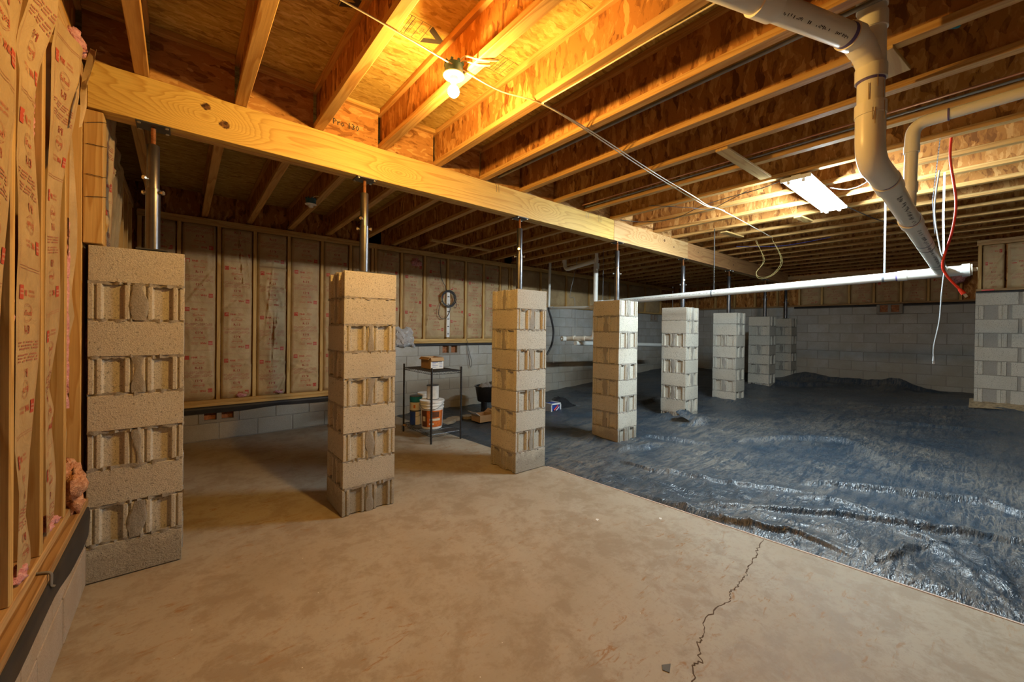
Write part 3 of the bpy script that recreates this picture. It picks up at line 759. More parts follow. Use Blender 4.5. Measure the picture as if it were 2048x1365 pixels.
# ---- right (end wall, with the nearer return at x = XJ)
wr = structure('wall_right')
core(wr,1,-2.2,YB+.2,XR,-.2,2.03,1.16,1.556,1.83)
for k in range(10): block_course(wr, 1, .1, YB, XR, 1, 2.03-.203*(k+1), 2.03-.203*k, .159 if k % 2 == 0 else .36, rnd, [(1.16,1.57,1.83,2.03)])
vent(XR, 1.16, 1.83, 2.025, 1, wr)
ST_R = [.36,.79,1.18,1.60,2.01,2.5,2.94,3.4,3.9,4.4,4.9,5.4]
stud_wall(wr, 1, .15, YB, XR, 1, 2.035, 2.70, ST_R)
membrane((XR-.002,.15,0), (0,1,0), 2.9, (-1,0,0), 2.04, .05, .3, 14, parent=wr)
ob('mortar_core', MB().box(XJ+.012,XJ+.30,-2.4,.152,-.1,2.03), MAT['mortar'], wr)
WBE = {}
for k in range(10):      # the return shows block ends in every other course
    zt = 2.035-.203*k; z0 = zt-.193; y = .155; first = True
    while y > -2.0:
        ends = k % 2 == 1 and first
        if ends:
            for q in range(1):
                pr = end_profile(.30, .30); me = WBE.setdefault('e', mesh_of('block', MB().prism([(-a, b) for a, b in pr][::-1], -.0965, .0965), MAT['block'], bevel=.0022, center=False)[0])
                inst('block', me, wr, (XJ+.15, y-.15, z0+.0965)); y -= .34
        else:
            key = 'l'; me = WBE.setdefault('l', mesh_of('block', MB().box(-.05,.05,-.1985,.1985,-.0965,.0965), MAT['block'], bevel=.003, center=False)[0])
            inst('block', me, wr, (XJ+.05, y-.1985, z0+.0965)); y -= .43
        first = False
ST_J = [.10,-.74,-1.15]
stud_wall(wr, 1, -2.2, .15, XJ, 1, 2.045, 2.725, ST_J)
membrane((XJ-.002,-2.2,0), (0,1,0), 2.35, (-1,0,0), 2.05, .03, .2, 15, parent=wr)
ob('return_block_face', MB().box(XJ+.3,XR,.0,.15,-.1,2.03), MAT['mortar'], wr)
ob('return_sheathing', MB().box(XJ+.12,XR+.1,.0,.10,2.03,3.15), MAT['osb_web'], wr)

# ================================================================== INSULATION BATTS
def print_period():
    """two-colour print of half a pattern (upright), units metres, centre line at v=0"""
    red = []; dark = []; pale = []
    red.append(rect(-.145,-.098,.180,.228))
    dark.append(text_parts('R-13', .042, 0, .075, bold=.0008))
    red.append(text_parts('PINK', .030, -.045, .203, bold=.0008)); red.append(text_parts('FIBERGLAS', .014, .045, .212)); red.append(text_parts('INSULATION', .013, .045, .196))
    red.append(text_parts('EcoTouch', .028, 0, .135, bold=.0004))
    for rr in (.0,.004):
        n = 22; vs = []; fs = []
        for k in range(n+1):
            an = 2*math.pi*k/n+rr*90
            for q in (1, 1.04): vs.append(((.062+rr)*q*math.cos(an), .135+(.026+rr*1.5)*q*math.sin(an)))
        for k in range(n-3): fs.append((2*k, 2*k+1, 2*k+3, 2*k+2))
        pale.append((vs, fs))
    for x in (-.155,.155):
        for k in range(14): pale.append(rect(x-.0008, x+.0008, .012+.0195*k, .012+.0195*(k+1)))
    for k in range(16): pale.append(rect(-.155+.0194*k, -.155+.0194*(k+1), .2845, .2862))
    for r in range(3):
        for k in range(15):
            if (k*7+r*3) % 5: pale.append(rect(-.148+.0195*k, -.148+.0195*k+.0165, .008+.011*r, .0135+.011*r))
    return red, dark, pale
PRINT = print_period()
LOGO = [text_parts('OWENS', .011, -.1215, .212), text_parts('CORNING', .0095, -.1215, .199)]

def batt(lab, group, O, U, Nn, w, h, fn, seed, nu=26, nv=90, prints=True, fluff=True, vshift=0.0, pink_edge=0.0, mirror=False, parts='full'):
    """O bottom centre of the bay; U across, z up, Nn out of the wall; fn(u,v)->(du, d)"""
    O, U, Nn = Vector(O), Vector(U), Vector(Nn)
    u = np.linspace(-w/2, w/2, nu); v = np.linspace(0, h, nv); UU = u[:, None]+0*v[None]; VV = v[None]+0*u[:, None]
    du, d, dv = fn(UU, VV)
    G = np.zeros((nu, nv, 3))
    for i in range(3): G[..., i] = O[i]+U[i]*(UU+du)+Nn[i]*d
    G[..., 2] += VV+dv
    t = thing('insulation_batt', lab, 'insulation', O, group)
    ob('kraft_facing', MB().grid(G), MAT['kraft'], t, smooth=70)
    if fluff:
        K = 8; nvv = 30; P = np.zeros((K, nvv, 3)); uu = np.linspace(-w/2-.004, w/2+.004, K); vv = np.linspace(.0, h, nvv)
        ui = np.clip(((uu+w/2)/w*(nu-1)).round().astype(int), 0, nu-1); vi = np.clip((vv/h*(nv-1)).round().astype(int), 0, nv-1)
        for a in range(K):
            for b in range(nvv):
                base = G[ui[a], vi[b]]; nz = vnoise(np.array([uu[a]*30+seed]), np.array([vv[b]*9]), seed)[0]
                e = abs(uu[a])/(w/2); q = base - np.array(Nn)*(.018+.02*nz) + np.array(U)*np.sign(uu[a])*(pink_edge*nz if e > .95 else 0)
                P[a, b] = q
        ob('fibreglass', MB().grid(P), MAT['pink'], t, smooth=70, kind='stuff')
    if prints:
        for layer, mt, lift in ((0,'red_ink',.0016),(1,'dark_red_ink',.0016),(2,'pale_red_ink',.0014),(3,'cream_label',.0024)):
            mb = MB(); per = .58; c = vshift
            src = PRINT[layer] if layer < 3 else LOGO
            sc = min(1.0, (w-.03)/.33)
            while c < h+.3:
                for flip in (0, 1):
                    for vs, fs in src:
                        pts = []; ok = True
                        for a, b in vs:
                            a, b = (a, b) if not flip else (-a, -b)
                            a *= sc; vq = c+b
                            if not (0.01 < vq < h-.01): ok = False; break
                            fu = (a+w/2)/w*(nu-1); fv = vq/h*(nv-1); i0 = min(int(fu), nu-2); j0 = min(int(fv), nv-2); fu -= i0; fv -= j0
                            p = (G[i0,j0]*(1-fu)+G[i0+1,j0]*fu)*(1-fv)+(G[i0,j0+1]*(1-fu)+G[i0+1,j0+1]*fu)*fv
                            pts.append(tuple(p+np.array(Nn)*lift))
                        if ok: mb.add(pts, fs)
                c += per
            if mb.v: ob('printed_marks', mb, MAT[mt], t, kind='stuff')
    return t

def flat_fn(seed, w, h, depth=-.012, amp=1.0, creases=5):
    r = random.Random(seed)
    cs = [(r.uniform(-w/2, w/2), r.uniform(0, h), r.uniform(-.5,.5)+(1.2 if r.random() < .6 else 0), r.uniform(.12,.5), r.uniform(.006,.014), r.uniform(.006,.016)) for _ in range(creases)]
    def fn(u, v):
        d = depth + .010*amp*(fbm(u*7+seed, v*4, seed)-.5)*2 + .008*amp*(ridged(u*6+seed, v*2.3+u*3, seed+3)**3)
        d = d + .014*(1-(2*u/w)**2)*amp
        for cu, cv, an, ln, wd, dp in cs:
            a = (u-cu)*math.cos(an)+(v-cv)*math.sin(an); b = -(u-cu)*math.sin(an)+(v-cv)*math.cos(an)
            d = d + amp*dp*np.exp(-(b/wd)**2)*np.exp(-(a/ln)**4) - amp*dp*.6*np.exp(-((b-wd*1.6)/wd)**2)*np.exp(-(a/ln)**4)
        d = d - .028*np.clip((np.abs(2*u/w)-.86)/.14, 0, 1)**2
        d = d - .03*np.clip((v-h+.05)/.05, 0, 1)**2 - .03*np.clip((.05-v)/.05, 0, 1)**2
        du = -.012*np.sign(u)*np.clip(np.abs(2*u/w)-.5, 0, 1)*(fbm(v*3, 0*v+seed, seed)-.1)
        return du, d, 0*u
    return fn
# back wall, low left part (taller bays) ---------------------------------
GB = 'kraft insulation batts along the back wall'
zb1 = .498
names_b1 = ['insulation batt in the left corner bay of the back wall, behind the near pillar',
 'paper-faced insulation batt with red print in the bay right of the near left pillar',
 'smooth printed insulation batt in the second full bay right of the near left pillar',
 'crumpled insulation batt with a long diagonal fold, third right of the near left pillar',
 'flat printed insulation batt in the bay just left of the lone slab pillar',
 'insulation batt partly hidden behind the lone slab pillar, its top left showing',
 'insulation batt hidden behind the lone slab pillar with only its top showing']
for k in range(7):
    a, b = ST_B1[k]+.038, ST_B1[k+1]; w = b-a-.01
    am = [1,1.1,1.2,1.9,1.0,1,1][k]
    batt(names_b1[k], GB, ((a+b)/2, YB+.012, zb1), (1,0,0), (0,-1,0), w, TPZ-zb1-.004, flat_fn(20+k*3, w, TPZ-zb1, amp=am, creases=[5,5,5,9,5,5,5][k]), 20+k, vshift=[.28,.30,.27,.22,.30,.28,.28][k]+.02*(k % 2), prints=k < 6, pink_edge=.012)
zb2 = 1.235
names_b2 = ['narrow insulation batt just right of the lone slab pillar, above the clear plastic bag',
 'insulation batt with pink fluff at its top, second bay right of the lone slab pillar',
 'insulation batt left of the white strip and coiled cable on the back wall',
 'insulation batt right of the white strip and coiled cable on the back wall',
 'insulation batt second bay right of the coiled cable', 'insulation batt left behind the orange-sided pillar',
 'last back wall insulation batt before the taller block wall']
for k in range(7):
    a, b = ST_B2[k]+.038, ST_B2[k+1]; w = b-a-.01
    batt(names_b2[k], GB, ((a+b)/2, YB+.012, zb2), (1,0,0), (0,-1,0), w, TPZ-zb2-.004, flat_fn(50+k*3, w, TPZ-zb2, amp=1.2, creases=6), 50+k, nv=60, vshift=.1+.13*(k % 3), prints=k < 6, pink_edge=.012)
for k in range(7):
    a, b = ST_B3[k]+.038, ST_B3[k+1]; w = b-a-.01
    batt('dark insulation batt above the tall grey back block wall, ' + ORD[k] + ' from the left', 'short batts above the tall block wall', ((a+b)/2, YB+.012, 1.94), (1,0,0), (0,-1,0), w, TPZ-1.94-.004, flat_fn(80+k, w, TPZ-1.94, amp=1.5), 80+k, nu=16, nv=20, prints=False, fluff=k < 2, pink_edge=.02)
for k in range(6):
    a, b = ST_R[k]+.038, ST_R[k+1]; w = b-a-.01
    batt('shadowed insulation batt above the far end block wall, ' + ORD[k] + ' bay from the right-hand corner', 'short batts above the end wall', (XR+.012, (a+b)/2, 2.075), (0,-1,0), (-1,0,0), w, 2.70-2.075-.004, flat_fn(100+k, w, .6, amp=1.0), 100+k, nu=16, nv=24, vshift=.2+.05*(k % 2), fluff=False)
for k, lb in enumerate(['pale insulation batt above the near right block wall, left of the two', 'insulation batt above the near right block wall, cut off by the photo edge', 'third insulation batt on the near right block wall, out at the edge']):
    if k == 2: break
    a, b = [(-.115,.095),(-.50,-.135)][k]; w = b-a-.004
    batt(lb, 'batts above the right block wall', (XJ+.012, (a+b)/2, 2.085), (0,-1,0), (-1,0,0), w, 2.725-2.085-.004, flat_fn(120+k, w, .64, amp=1.3), 120+k, nu=18, nv=30, vshift=.16)
# left wall: loose, bulging batts ----------------------------------------
def loose_fn(seed, w, h, bot, top, lw, rw, flare=1.0, base=-.012):
    """bot/top bulge; lw/rw lists of (v, half width) for the two paper edges (fractions of h -> metres)"""
    lv = np.array([p[0]*h for p in lw]); lh = np.array([p[1] for p in lw]); rv = np.array([p[0]*h for p in rw]); rh = np.array([p[1] for p in rw])
    cf = flat_fn(seed, w, h, 0, 1.3, 6)
    def fn(u, v):
        t = v/h; _, d0, _ = cf(u, v)
        L = np.interp(v, lv, lh)+.012*(fbm(v*6+seed, 0*v, seed)-.5); R = np.interp(v, rv, rh)+.012*(fbm(v*6+seed, 0*v+5, seed+1)-.5)
        un = u/(w/2); ut = np.where(un < 0, un*L, un*R)
        d = base+bot*(1-t)+top*t + .8*d0
        e = np.clip((np.abs(un)-.7)/.3, 0, 1)
        d = d + flare*.03*e*e*(fbm(v*2.5+seed*3, np.sign(un)*3+0*v, seed+9)-.25)
        d = d + .022*np.sin(v*3.1+seed)*(1-un**2)
        return ut-u, d, 0*u
    return fn
H_L = 2.70-.512
GLW = 'loose kraft batts on the near left wall'
def edge_batt(lab, L, R, seed, vshift, nu=24, nv=120, amp=1.0, prints=True, fluff=False, w=.33):
    """paper sheet spanned between two free edges, each a list of (y, x, z) from the foot upwards"""
    L = np.array(L, float); R = np.array(R, float)
    def res(E, t): z = E[0,2]+(E[-1,2]-E[0,2])*t; return np.stack([np.interp(z, E[:,2], E[:,0]), np.interp(z, E[:,2], E[:,1]), z], -1)
    O = np.array([-.412, (L[0,0]+R[0,0])/2, min(L[0,2], R[0,2])]); h = max(L[-1,2], R[-1,2])-O[2]
    def fn(u, v):
        t = v/h; s_ = u/w+.5; a = res(L, t); b = res(R, t); p = a*(1-s_[..., None])+b*s_[..., None]
        wr = .004*(fbm(u*9+seed, v*6, seed)-.5)*2 + .006*ridged(u*7+seed, v*2.5+u*4, seed+3)**4 - .010*np.sin(np.pi*s_)*(vnoise(v*1.7, 0*v+seed, seed)-.2)
        wr = wr*amp*np.clip(np.sin(np.pi*s_)*3, 0, 1)
        jag = .004*(fbm(v*22+seed, 0*v+s_*2, seed+5)-.5)*(np.abs(2*s_-1)**6)
        return p[..., 0]+jag-O[1]-u, p[..., 1]+wr-O[0], p[..., 2]-O[2]-v
    return batt(lab, GLW, O, (0,1,0), (1,0,0), w, h, fn, seed, nu=nu, nv=nv, vshift=vshift, prints=prints, fluff=fluff)
A_L = [(1.6,-.41,.52),(1.6,-.385,1.9),(1.6,-.36,2.72)]
A_R = [(1.86,-.42,.52),(1.878,-.42,1.171),(1.902,-.415,1.408),(1.916,-.41,1.62),(1.931,-.405,1.761),(1.932,-.4,1.946),(1.905,-.388,2.032),(1.898,-.385,2.15),(1.887,-.385,2.25),(1.877,-.37,2.372),(1.825,-.36,2.50),(1.80,-.35,2.72)]
B_L = [(2.10,-.42,.52),(2.108,-.418,.696),(2.098,-.415,.823),(2.05,-.415,.978),(2.03,-.41,1.499),(2.04,-.408,1.64),(2.035,-.408,1.803),(2.016,-.408,1.941),(2.014,-.406,2.029),(2.023,-.405,2.146),(2.027,-.405,2.229),(2.0,-.408,2.277),(2.009,-.405,2.34),(2.017,-.385,2.451),(2.037,-.37,2.571),(2.04,-.36,2.70)]
B_R = [(2.27,-.42,.52),(2.256,-.42,.598),(2.225,-.425,.707),(2.248,-.425,.781),(2.276,-.425,.928),(2.296,-.42,1.073),(2.31,-.410,1.279),(2.315,-.409,1.413),(2.32,-.408,1.568),(2.32,-.410,1.712),(2.285,-.412,1.881),(2.238,-.41,2.014),(2.19,-.405,2.097),(2.18,-.4,2.21),(2.187,-.39,2.315),(2.192,-.37,2.421),(2.162,-.345,2.492),(2.158,-.34,2.70)]
C_L = [(2.44,-.41,.52),(2.42,-.41,.777),(2.40,-.41,1.143),(2.39,-.41,1.414),(2.385,-.408,1.731),(2.385,-.407,1.869),(2.395,-.405,2.034),(2.40,-.4,2.212),(2.405,-.4,2.353),(2.379,-.395,2.489),(2.404,-.385,2.63)]
C_R = [(2.62,-.42,.56),(2.654,-.42,.716),(2.646,-.425,.838),(2.616,-.428,.959),(2.641,-.425,1.024),(2.581,-.43,1.127),(2.61,-.425,1.214),(2.643,-.412,1.386),(2.656,-.41,1.493),(2.655,-.412,1.655),(2.643,-.412,1.745),(2.646,-.41,1.9),(2.649,-.405,2.018),(2.679,-.398,2.131),(2.695,-.39,2.223),(2.685,-.375,2.317),(2.674,-.36,2.429),(2.657,-.355,2.53),(2.686,-.35,2.665)]
D_L = [(2.82,-.425,.53),(2.80,-.42,.9),(2.80,-.41,1.274),(2.763,-.4,2.283)]
D_R = [(2.90,-.43,.53),(2.88,-.425,1.028),(2.838,-.415,1.299),(2.857,-.395,1.437),(2.819,-.4,1.551),(2.849,-.387,1.761),(2.841,-.385,1.929),(2.787,-.39,2.153),(2.764,-.395,2.303)]
edge_batt('loose paper-faced batt at the left frame edge, its right edge curling over the first stud', A_L, A_R, 201, .12)
edge_batt('loose batt with big red print between the first two visible studs, tapering to its foot', B_L, B_R, 202, .20)
edge_batt('loose batt left of the timber post, its wavy right edge leaving a stud bare', C_L, C_R, 203, .05)
edge_batt('narrow curled batt hanging right beside the timber post near the beam end', D_L, D_R, 204, .3, nu=10, prints=False)
left = [
 (3.215,3.49,'crumpled batt just beyond the timber post, above the near left pillar',.03,.11,[(0,.13),(1,.13)],[(0,.12),(.6,.13),(1,.09)],.18),
 (3.545,3.895,'dim batt on the left wall, second bay beyond the timber post',.0,.07,[(0,.15),(1,.16)],[(0,.15),(.7,.16),(1,.12)],.4),
 (3.945,4.295,'dim batt on the left wall, third bay beyond the timber post',.0,.05,[(0,.16),(1,.16)],[(0,.16),(1,.16)],.1),
 (4.345,4.695,'dim batt on the left wall, fourth bay beyond the timber post',.0,.03,[(0,.16),(1,.16)],[(0,.16),(1,.16)],.3),
]
for k, (y0, y1, lab, bt, tp, lw, rw, vs) in enumerate(left):
    w = y1-y0-.012
    batt(lab, GLW, (-.412, (y0+y1)/2, .512), (0,1,0), (1,0,0), w, H_L, loose_fn(200+k*7, w, H_L, bt, tp, lw, rw), 240+k, nu=26, nv=90, vshift=vs, pink_edge=.02, prints=k < 2)
# ragged pink edges of fibreglass showing beside the loose papers
for k, (y, x, z0, z1, mt) in enumerate(((2.02,-.425,1.2,2.15,'pink'),(2.27,-.43,1.9,2.35,'pink'),(2.79,-.415,1.0,1.9,'pink'),(3.22,-.37,1.86,2.3,'pink'))):
    mb = MB(); n = 40; rr = random.Random(k); G = np.zeros((n, 5, 3))
    for a in range(n):
        z = z0+(z1-z0)*a/(n-1); wv = .022*math.sin(PI_*a/(n-1))+.004
        for b in range(5): G[a, b] = (x+.012*math.sin(PI_*b/4)+rr.uniform(-.003,.003), y+wv*(b/4-.5)*2+rr.uniform(-.006,.006), z)
    tag(ob('fibreglass_strip', mb.grid(G), MAT[mt], None, smooth=80), ['pink fibreglass fringe beside the first visible stud of the left wall','pink fibreglass fringe on the second stud of the left wall','pink fibreglass fringe beside the third stud of the left wall','pink fibreglass fringe on the far side of the timber post'][k], 'fluff', 'fibreglass fringes on the left wall')
# torn paper flap at the top of the batt beside the beam end
FL = [(-.350,2.60,2.27),(-.348,2.60,2.34),(-.347,2.617,2.43),(-.347,2.65,2.53),(-.345,2.74,2.66),(-.343,2.84,2.75)]
FR = [(-.350,2.62,2.29),(-.332,2.62,2.40),(-.326,2.62,2.48),(-.322,2.681,2.575),(-.320,2.732,2.652),(-.318,2.80,2.735)]
mb = MB(); G = np.zeros((6, 7, 3))
for a in range(6):
    for b in range(7):
        t = b/6; G[a, b] = np.array(FL[a])*(1-t)+np.array(FR[a])*t+np.array([.008*math.sin(PI_*t)+.003*math.sin(a*2.1), 0, .004*math.sin(a*1.7+b)])
fl = ob('paper_flap', mb.grid(G), MAT['kraft'], None, smooth=70); tag(fl, 'torn kraft paper flap sticking out over the end of the beam', 'paper')
# tufts of fibreglass
def tuft(c, r, mat, lab, seed, n=7, cat='fluff'):
    rr = random.Random(seed); mb = MB()
    for k in range(n):
        p = Vector(c)+Vector((rr.uniform(-1,1)*r[0], rr.uniform(-1,1)*r[1], rr.uniform(-1,1)*r[2]))*.55
        s = rr.uniform(.35,.6); m = 12; vs = []; fs = []
        for i in range(m//2+1):
            th = math.pi*i/(m//2)
            for j in range(m):
                an = 2*math.pi*j/m; rad = 1+rr.uniform(-.28,.28)
                vs.append((p.x+r[0]*s*rad*math.sin(th)*math.cos(an), p.y+r[1]*s*rad*math.sin(th)*math.sin(an), p.z+r[2]*s*rad*math.cos(th)))
        for i in range(m//2):
            for j in range(m): fs.append((i*m+j, i*m+(j+1)%m, (i+1)*m+(j+1)%m, (i+1)*m+j))
        mb.add(vs, fs)
    o = ob('fibreglass_tuft', mb, MAT[mat], None, smooth=80); tag(o, lab, cat, 'loose tufts of fibreglass'); return o
tuft((-.43,2.88,.58), (.075,.12,.13), 'tan_fluff', 'tan ball of fibreglass wedged between sill and near left pillar', 1, 11)
tuft((-.40,2.78,2.73), (.05,.07,.05), 'pink', 'pink tuft above the torn paper by the beam end', 2)
tuft((-.44,2.15,.54), (.04,.07,.035), 'pink', 'pink tuft on the sill plate under the bulging batt', 3)
tuft((-.44,1.80,.60), (.05,.05,.12), 'pink', 'pink tuft low at the left frame edge above the sill', 4)
tuft((-.44,2.58,.54), (.04,.07,.03), 'pink', 'pink tuft on the sill plate between the two far studs', 5)
tuft((1.02,YB+.0,.53), (.06,.03,.03), 'pink', 'small pink tuft on the back wall plate, left of the centre bay', 6)
tuft((.62,YB+.0,.53), (.07,.03,.03), 'pink', 'small pink tuft on the back wall plate right of the near left pillar', 7)
tuft((3.0,YB-.01,2.50), (.10,.05,.08), 'pink', 'pink tuft bulging from the top of the back wall insulation', 8)
tuft((XR-.25,.40,2.55), (.10,.14,.16), 'pink', 'pink fluff sticking out at the corner of the right block wall', 9)

# bent metal clip on the sill
c = thing('metal_clip', 'bent grey metal clip lying over the treated sill at lower left', 'clip', (-.40,2.24,.475))
ob('clip_strap', MB().tube(rounded([(-.50,2.28,.474),(-.385,2.235,.476),(-.362,2.225,.474),(-.362,2.22,.425),(-.352,2.22,.42)], .012, 5), .005, 6), MAT['conduit'], c, smooth=50)
# staples on the post stud
for k, (z, a) in enumerate([(2.47,.02),(2.36,.0),(2.20,-.005),(2.08,.008)]):
    s = ob('staple', MB().tube([(-.385,3.084,z),(-.385,3.078,z),(-.33,3.078,z+a),(-.31,3.08,z+a)], .0016, 5), MAT['dark_steel'], wl)

# ================================================================== LAMPS
def bulb_lamp(x, y, z, lit, lab, scale=1.0):
    t = thing('bulb_lamp', lab, 'lamp', (x, y, z), 'porcelain bulb holders under the joists')
    jb = ob('junction_box', MB().lathe([(.050,z),(.050,z+.052),(.046,z+.056),(.01,z+.056)], (x,y,0), 28), MAT['blue_box'], t, smooth=35)
    for k in range(8):
        a = k*math.pi/4; ob('box_lug', MB().box(x+.047*math.cos(a)-.006,x+.047*math.cos(a)+.006,y+.047*math.sin(a)-.006,y+.047*math.sin(a)+.006,z+.05,z+.066), MAT['blue_box'], jb)
    lh = ob('lamp_holder', MB().lathe([(.0185,z-.034),(.022,z-.032),(.023,z-.012),(.035,z-.010),(.056,z-.006),(.058,z-.001),(.05,z)], (x,y,0), 32), MAT['white_plastic'], t, smooth=35)
    for a in (.4, 3.54): ob('mounting_screw', MB().lathe([(.004,z-.012),(.004,z-.007)], (x+.042*math.cos(a), y+.042*math.sin(a), 0), 8), MAT['dark_steel'], lh)
    if lit:
        ob('bulb_base', MB().lathe([(.0135,z-.034),(.0135,z-.058),(.010,z-.060)], (x,y,0), 20), MAT['white_plastic'], t, smooth=40)
        ob('bulb', MB().sphere((x,y,z-.088), .031, 12), MAT['bulb'], t, smooth=80)
    return t
t = bulb_lamp(1.130,1.875,2.770,True,'glowing bare bulb in a white holder under the near joists')
ob('wire', MB().tube(spline([(1.14,1.85,2.826),(1.155,1.80,2.845),(1.20,1.72,2.805),(1.27,1.66,2.802)]), .005, 6), MAT['cream_cable'], t, smooth=60)
ob('wire', MB().tube(spline([(1.15,1.87,2.826),(1.165,1.83,2.84),(1.21,1.76,2.803),(1.26,1.72,2.803)]), .005, 6), MAT['cream_cable'], t, smooth=60)
t = bulb_lamp(1.065,4.66,2.715,False,'unlit lamp holder on a blue box under the far joists')
ob('wire', MB().tube(spline([(1.07,4.66,2.770),(1.09,4.60,2.79),(1.118,4.56,2.785)]), .004, 6), MAT['cream_cable'], t, smooth=60)

sl = thing('shop_light', 'bright white twin tube shop light fixed under the joists', 'lamp', (4.83,1.12,2.79))
x0, x1, yc, zt = 4.17, 5.49, 1.12, 2.785
mb = MB(); G = np.array([[(x, yc+a, zt+b) for x in (x0, x1)] for a, b in ((-.115,-.014),(-.105,-.010),(-.035,-.004),(0,-.022),(.035,-.004),(.105,-.010),(.115,-.014))])
ob('reflector', mb.grid(G), MAT['reflector'], sl, smooth=20)
ob('housing', MB().box(x0,x1,yc-.035,yc+.035,zt-.002,zt+.012), MAT['white_paint'], sl, bevel=.002)
for xx in (x0-.012, x1): ob('end_cap', MB().box(xx,xx+.012,yc-.115,yc+.115,zt-.034,zt), MAT['white_paint'], sl, bevel=.002)
for a in (-.055,.055): ob('tube', MB().tube([(x0+.03,yc+a,zt-.046),(x1-.03,yc+a,zt-.046)], .0135, 12), MAT['tube'], sl, smooth=60)
for a in (-.055,.055):
    for xx in (x0+.002, x1-.026): ob('socket', MB().box(xx,xx+.022,yc+a-.012,yc+a+.012,zt-.058,zt-.005), MAT['white_plastic'], sl, bevel=.002)

# ================================================================== PIPES
def pipe(par, pts, r, mat='pvc', name='pipe', n=24): return ob(name, MB().tube(pts, r, n), MAT[mat], par, smooth=40)
def coupling(par, p, d, r, L, mat='pvc_fit', name='coupling', ring=True):
    p = Vector(p); d = Vector(d).normalized()
    o = ob(name, MB().tube([p-d*L/2, p-d*L/2*.98, p+d*L/2*.98, p+d*L/2], [r*1.10, r*1.16, r*1.16, r*1.10], 28), MAT[mat], par, smooth=40)
    if ring:
        for s in (-1, 1): ob('primer_ring', MB().tube([p+d*s*L/2*.985, p+d*s*(L/2+.007)], r*1.03, 28), MAT['primer'], o, smooth=40)
    return o
def print_row(par, p, q, up, r, n, seed, size=.012):
    """tiny printed marks along a pipe: p,q axis points, up = direction of the side that carries the print"""
    rr = random.Random(seed); p = Vector(p); q = Vector(q); d = (q-p).normalized(); L = (q-p).length; up = Vector(up); up = (up-d*up.dot(d)).normalized(); sd = d.cross(up); mb = MB(); t = 0
    while t < L:
        gl = rr.uniform(.006,.011)
        if rr.random() < .84:
            for hh in range(rr.randint(1, 3)):
                u0 = rr.uniform(-size/2, 0); u1 = u0+rr.uniform(.003, size/2)
                vs = [p+d*(t+gl*.15)+up*(r*1.004)+sd*u0, p+d*(t+gl*.75)+up*(r*1.004)+sd*u0, p+d*(t+gl*.75)+up*(r*1.004)+sd*u1, p+d*(t+gl*.15)+up*(r*1.004)+sd*u1]
                mb.add(vs, [(0,1,2,3)])
        t += gl
        if rr.random() < .05: t += .03
    ob('printed_marks', mb, MAT['ink'], par, kind='stuff')
R4 = .049
RX, RY, PZ = 2.405, .363, 2.71
dp = thing('drain_pipe', 'thick cream drain pipe with a wye, dropping and bending away at upper right', 'pipe', (RX,RY,2.2))
hd = Vector((1.84-RX, .573-RY, 0)).normalized()                       # horizontal pipe direction (towards the left)
W0 = Vector((RX,RY,PZ))
pipe(dp, [W0+hd*.14, W0+hd*.62], R4); pipe(dp, [W0+hd*.62, W0+hd*1.5], R4)
coupling(dp, W0+hd*.66, hd, R4, .10, ring=False)
# wye body: vertical barrel with a side branch sweeping in from above-left
ob('wye', MB().tube([(RX,RY,PZ+.16),(RX,RY,PZ-.13)], R4*1.06, 28).tube(spline([W0+hd*.16, W0+hd*.115-Vector((0,0,.004)), W0+hd*.06-Vector((0,0,.035)), W0+hd*.018-Vector((0,0,.08)), W0-Vector((0,0,.13))], 6), [R4*1.07]*13+[R4*1.0]*12, 28), MAT['pvc_fit'], dp, smooth=50)
ob('hub', MB().tube([W0+hd*.115, W0+hd*.165], R4*1.17, 28), MAT['pvc_fit'], dp, smooth=40); ob('primer_ring', MB().tube([W0+hd*.163, W0+hd*.183], R4*1.04, 28), MAT['primer'], dp, smooth=40)
ob('hub', MB().tube([(RX,RY,PZ-.105),(RX,RY,PZ-.165)], R4*1.17, 28), MAT['pvc_fit'], dp, smooth=40); ob('primer_ring', MB().tube([(RX,RY,PZ-.165),(RX,RY,PZ-.175)], R4*1.035, 28), MAT['primer'], dp, smooth=40)
ob('hub', MB().tube([(RX,RY,PZ+.06),(RX,RY,PZ+.13)], R4*1.17, 28), MAT['pvc_fit'], dp, smooth=40)
pipe(dp, [(RX,RY,PZ+.1),(RX,RY,3.1)], R4)
ob('hub', MB().tube([(RX,RY,PZ+.16),(RX,RY,PZ+.25)], R4*1.15, 28), MAT['pvc_fit'], dp, smooth=40)
pipe(dp, [(RX,RY,PZ-.10),(RX,RY,2.41)], R4)
D0 = Vector((2.62,.345,2.165)); D1 = Vector((5.50,.315,2.015)); dd = (D1-D0).normalized()
ob('hub', MB().tube([(RX,RY,2.44),(RX,RY,2.385)], R4*1.16, 28), MAT['pvc_fit'], dp, smooth=40)
ob('elbow', MB().tube(rounded([(RX,RY,2.40),(RX,RY,2.185),D0+dd*.05], .17, 12), R4*1.09, 28), MAT['pvc_fit'], dp, smooth=50)
pipe(dp, [D0, D1], R4)
coupling(dp, D0+dd*.13, dd, R4, .13); coupling(dp, D0+dd*.95, dd, R4, .12)
for q in (.07,.19): pass
for q in (1.75,2.6): ob('clamp', MB().tube([D0+dd*q, D0+dd*(q+.012)], R4*1.03, 24), MAT['dark_steel'], dp, smooth=40)
print_row(dp, W0+hd*.2, W0+hd*.6, (-.3,-.55,-.78), R4, 0, 1, .016)
print_row(dp, D0+dd*.25, D0+dd*.85, (-.4,-.45,-.7), R4, 0, 2, .03); print_row(dp, D0+dd*1.05, D0+dd*2.7, (-.4,-.45,-.7), R4, 0, 3, .03)
rr = random.Random(4)
mb = MB()
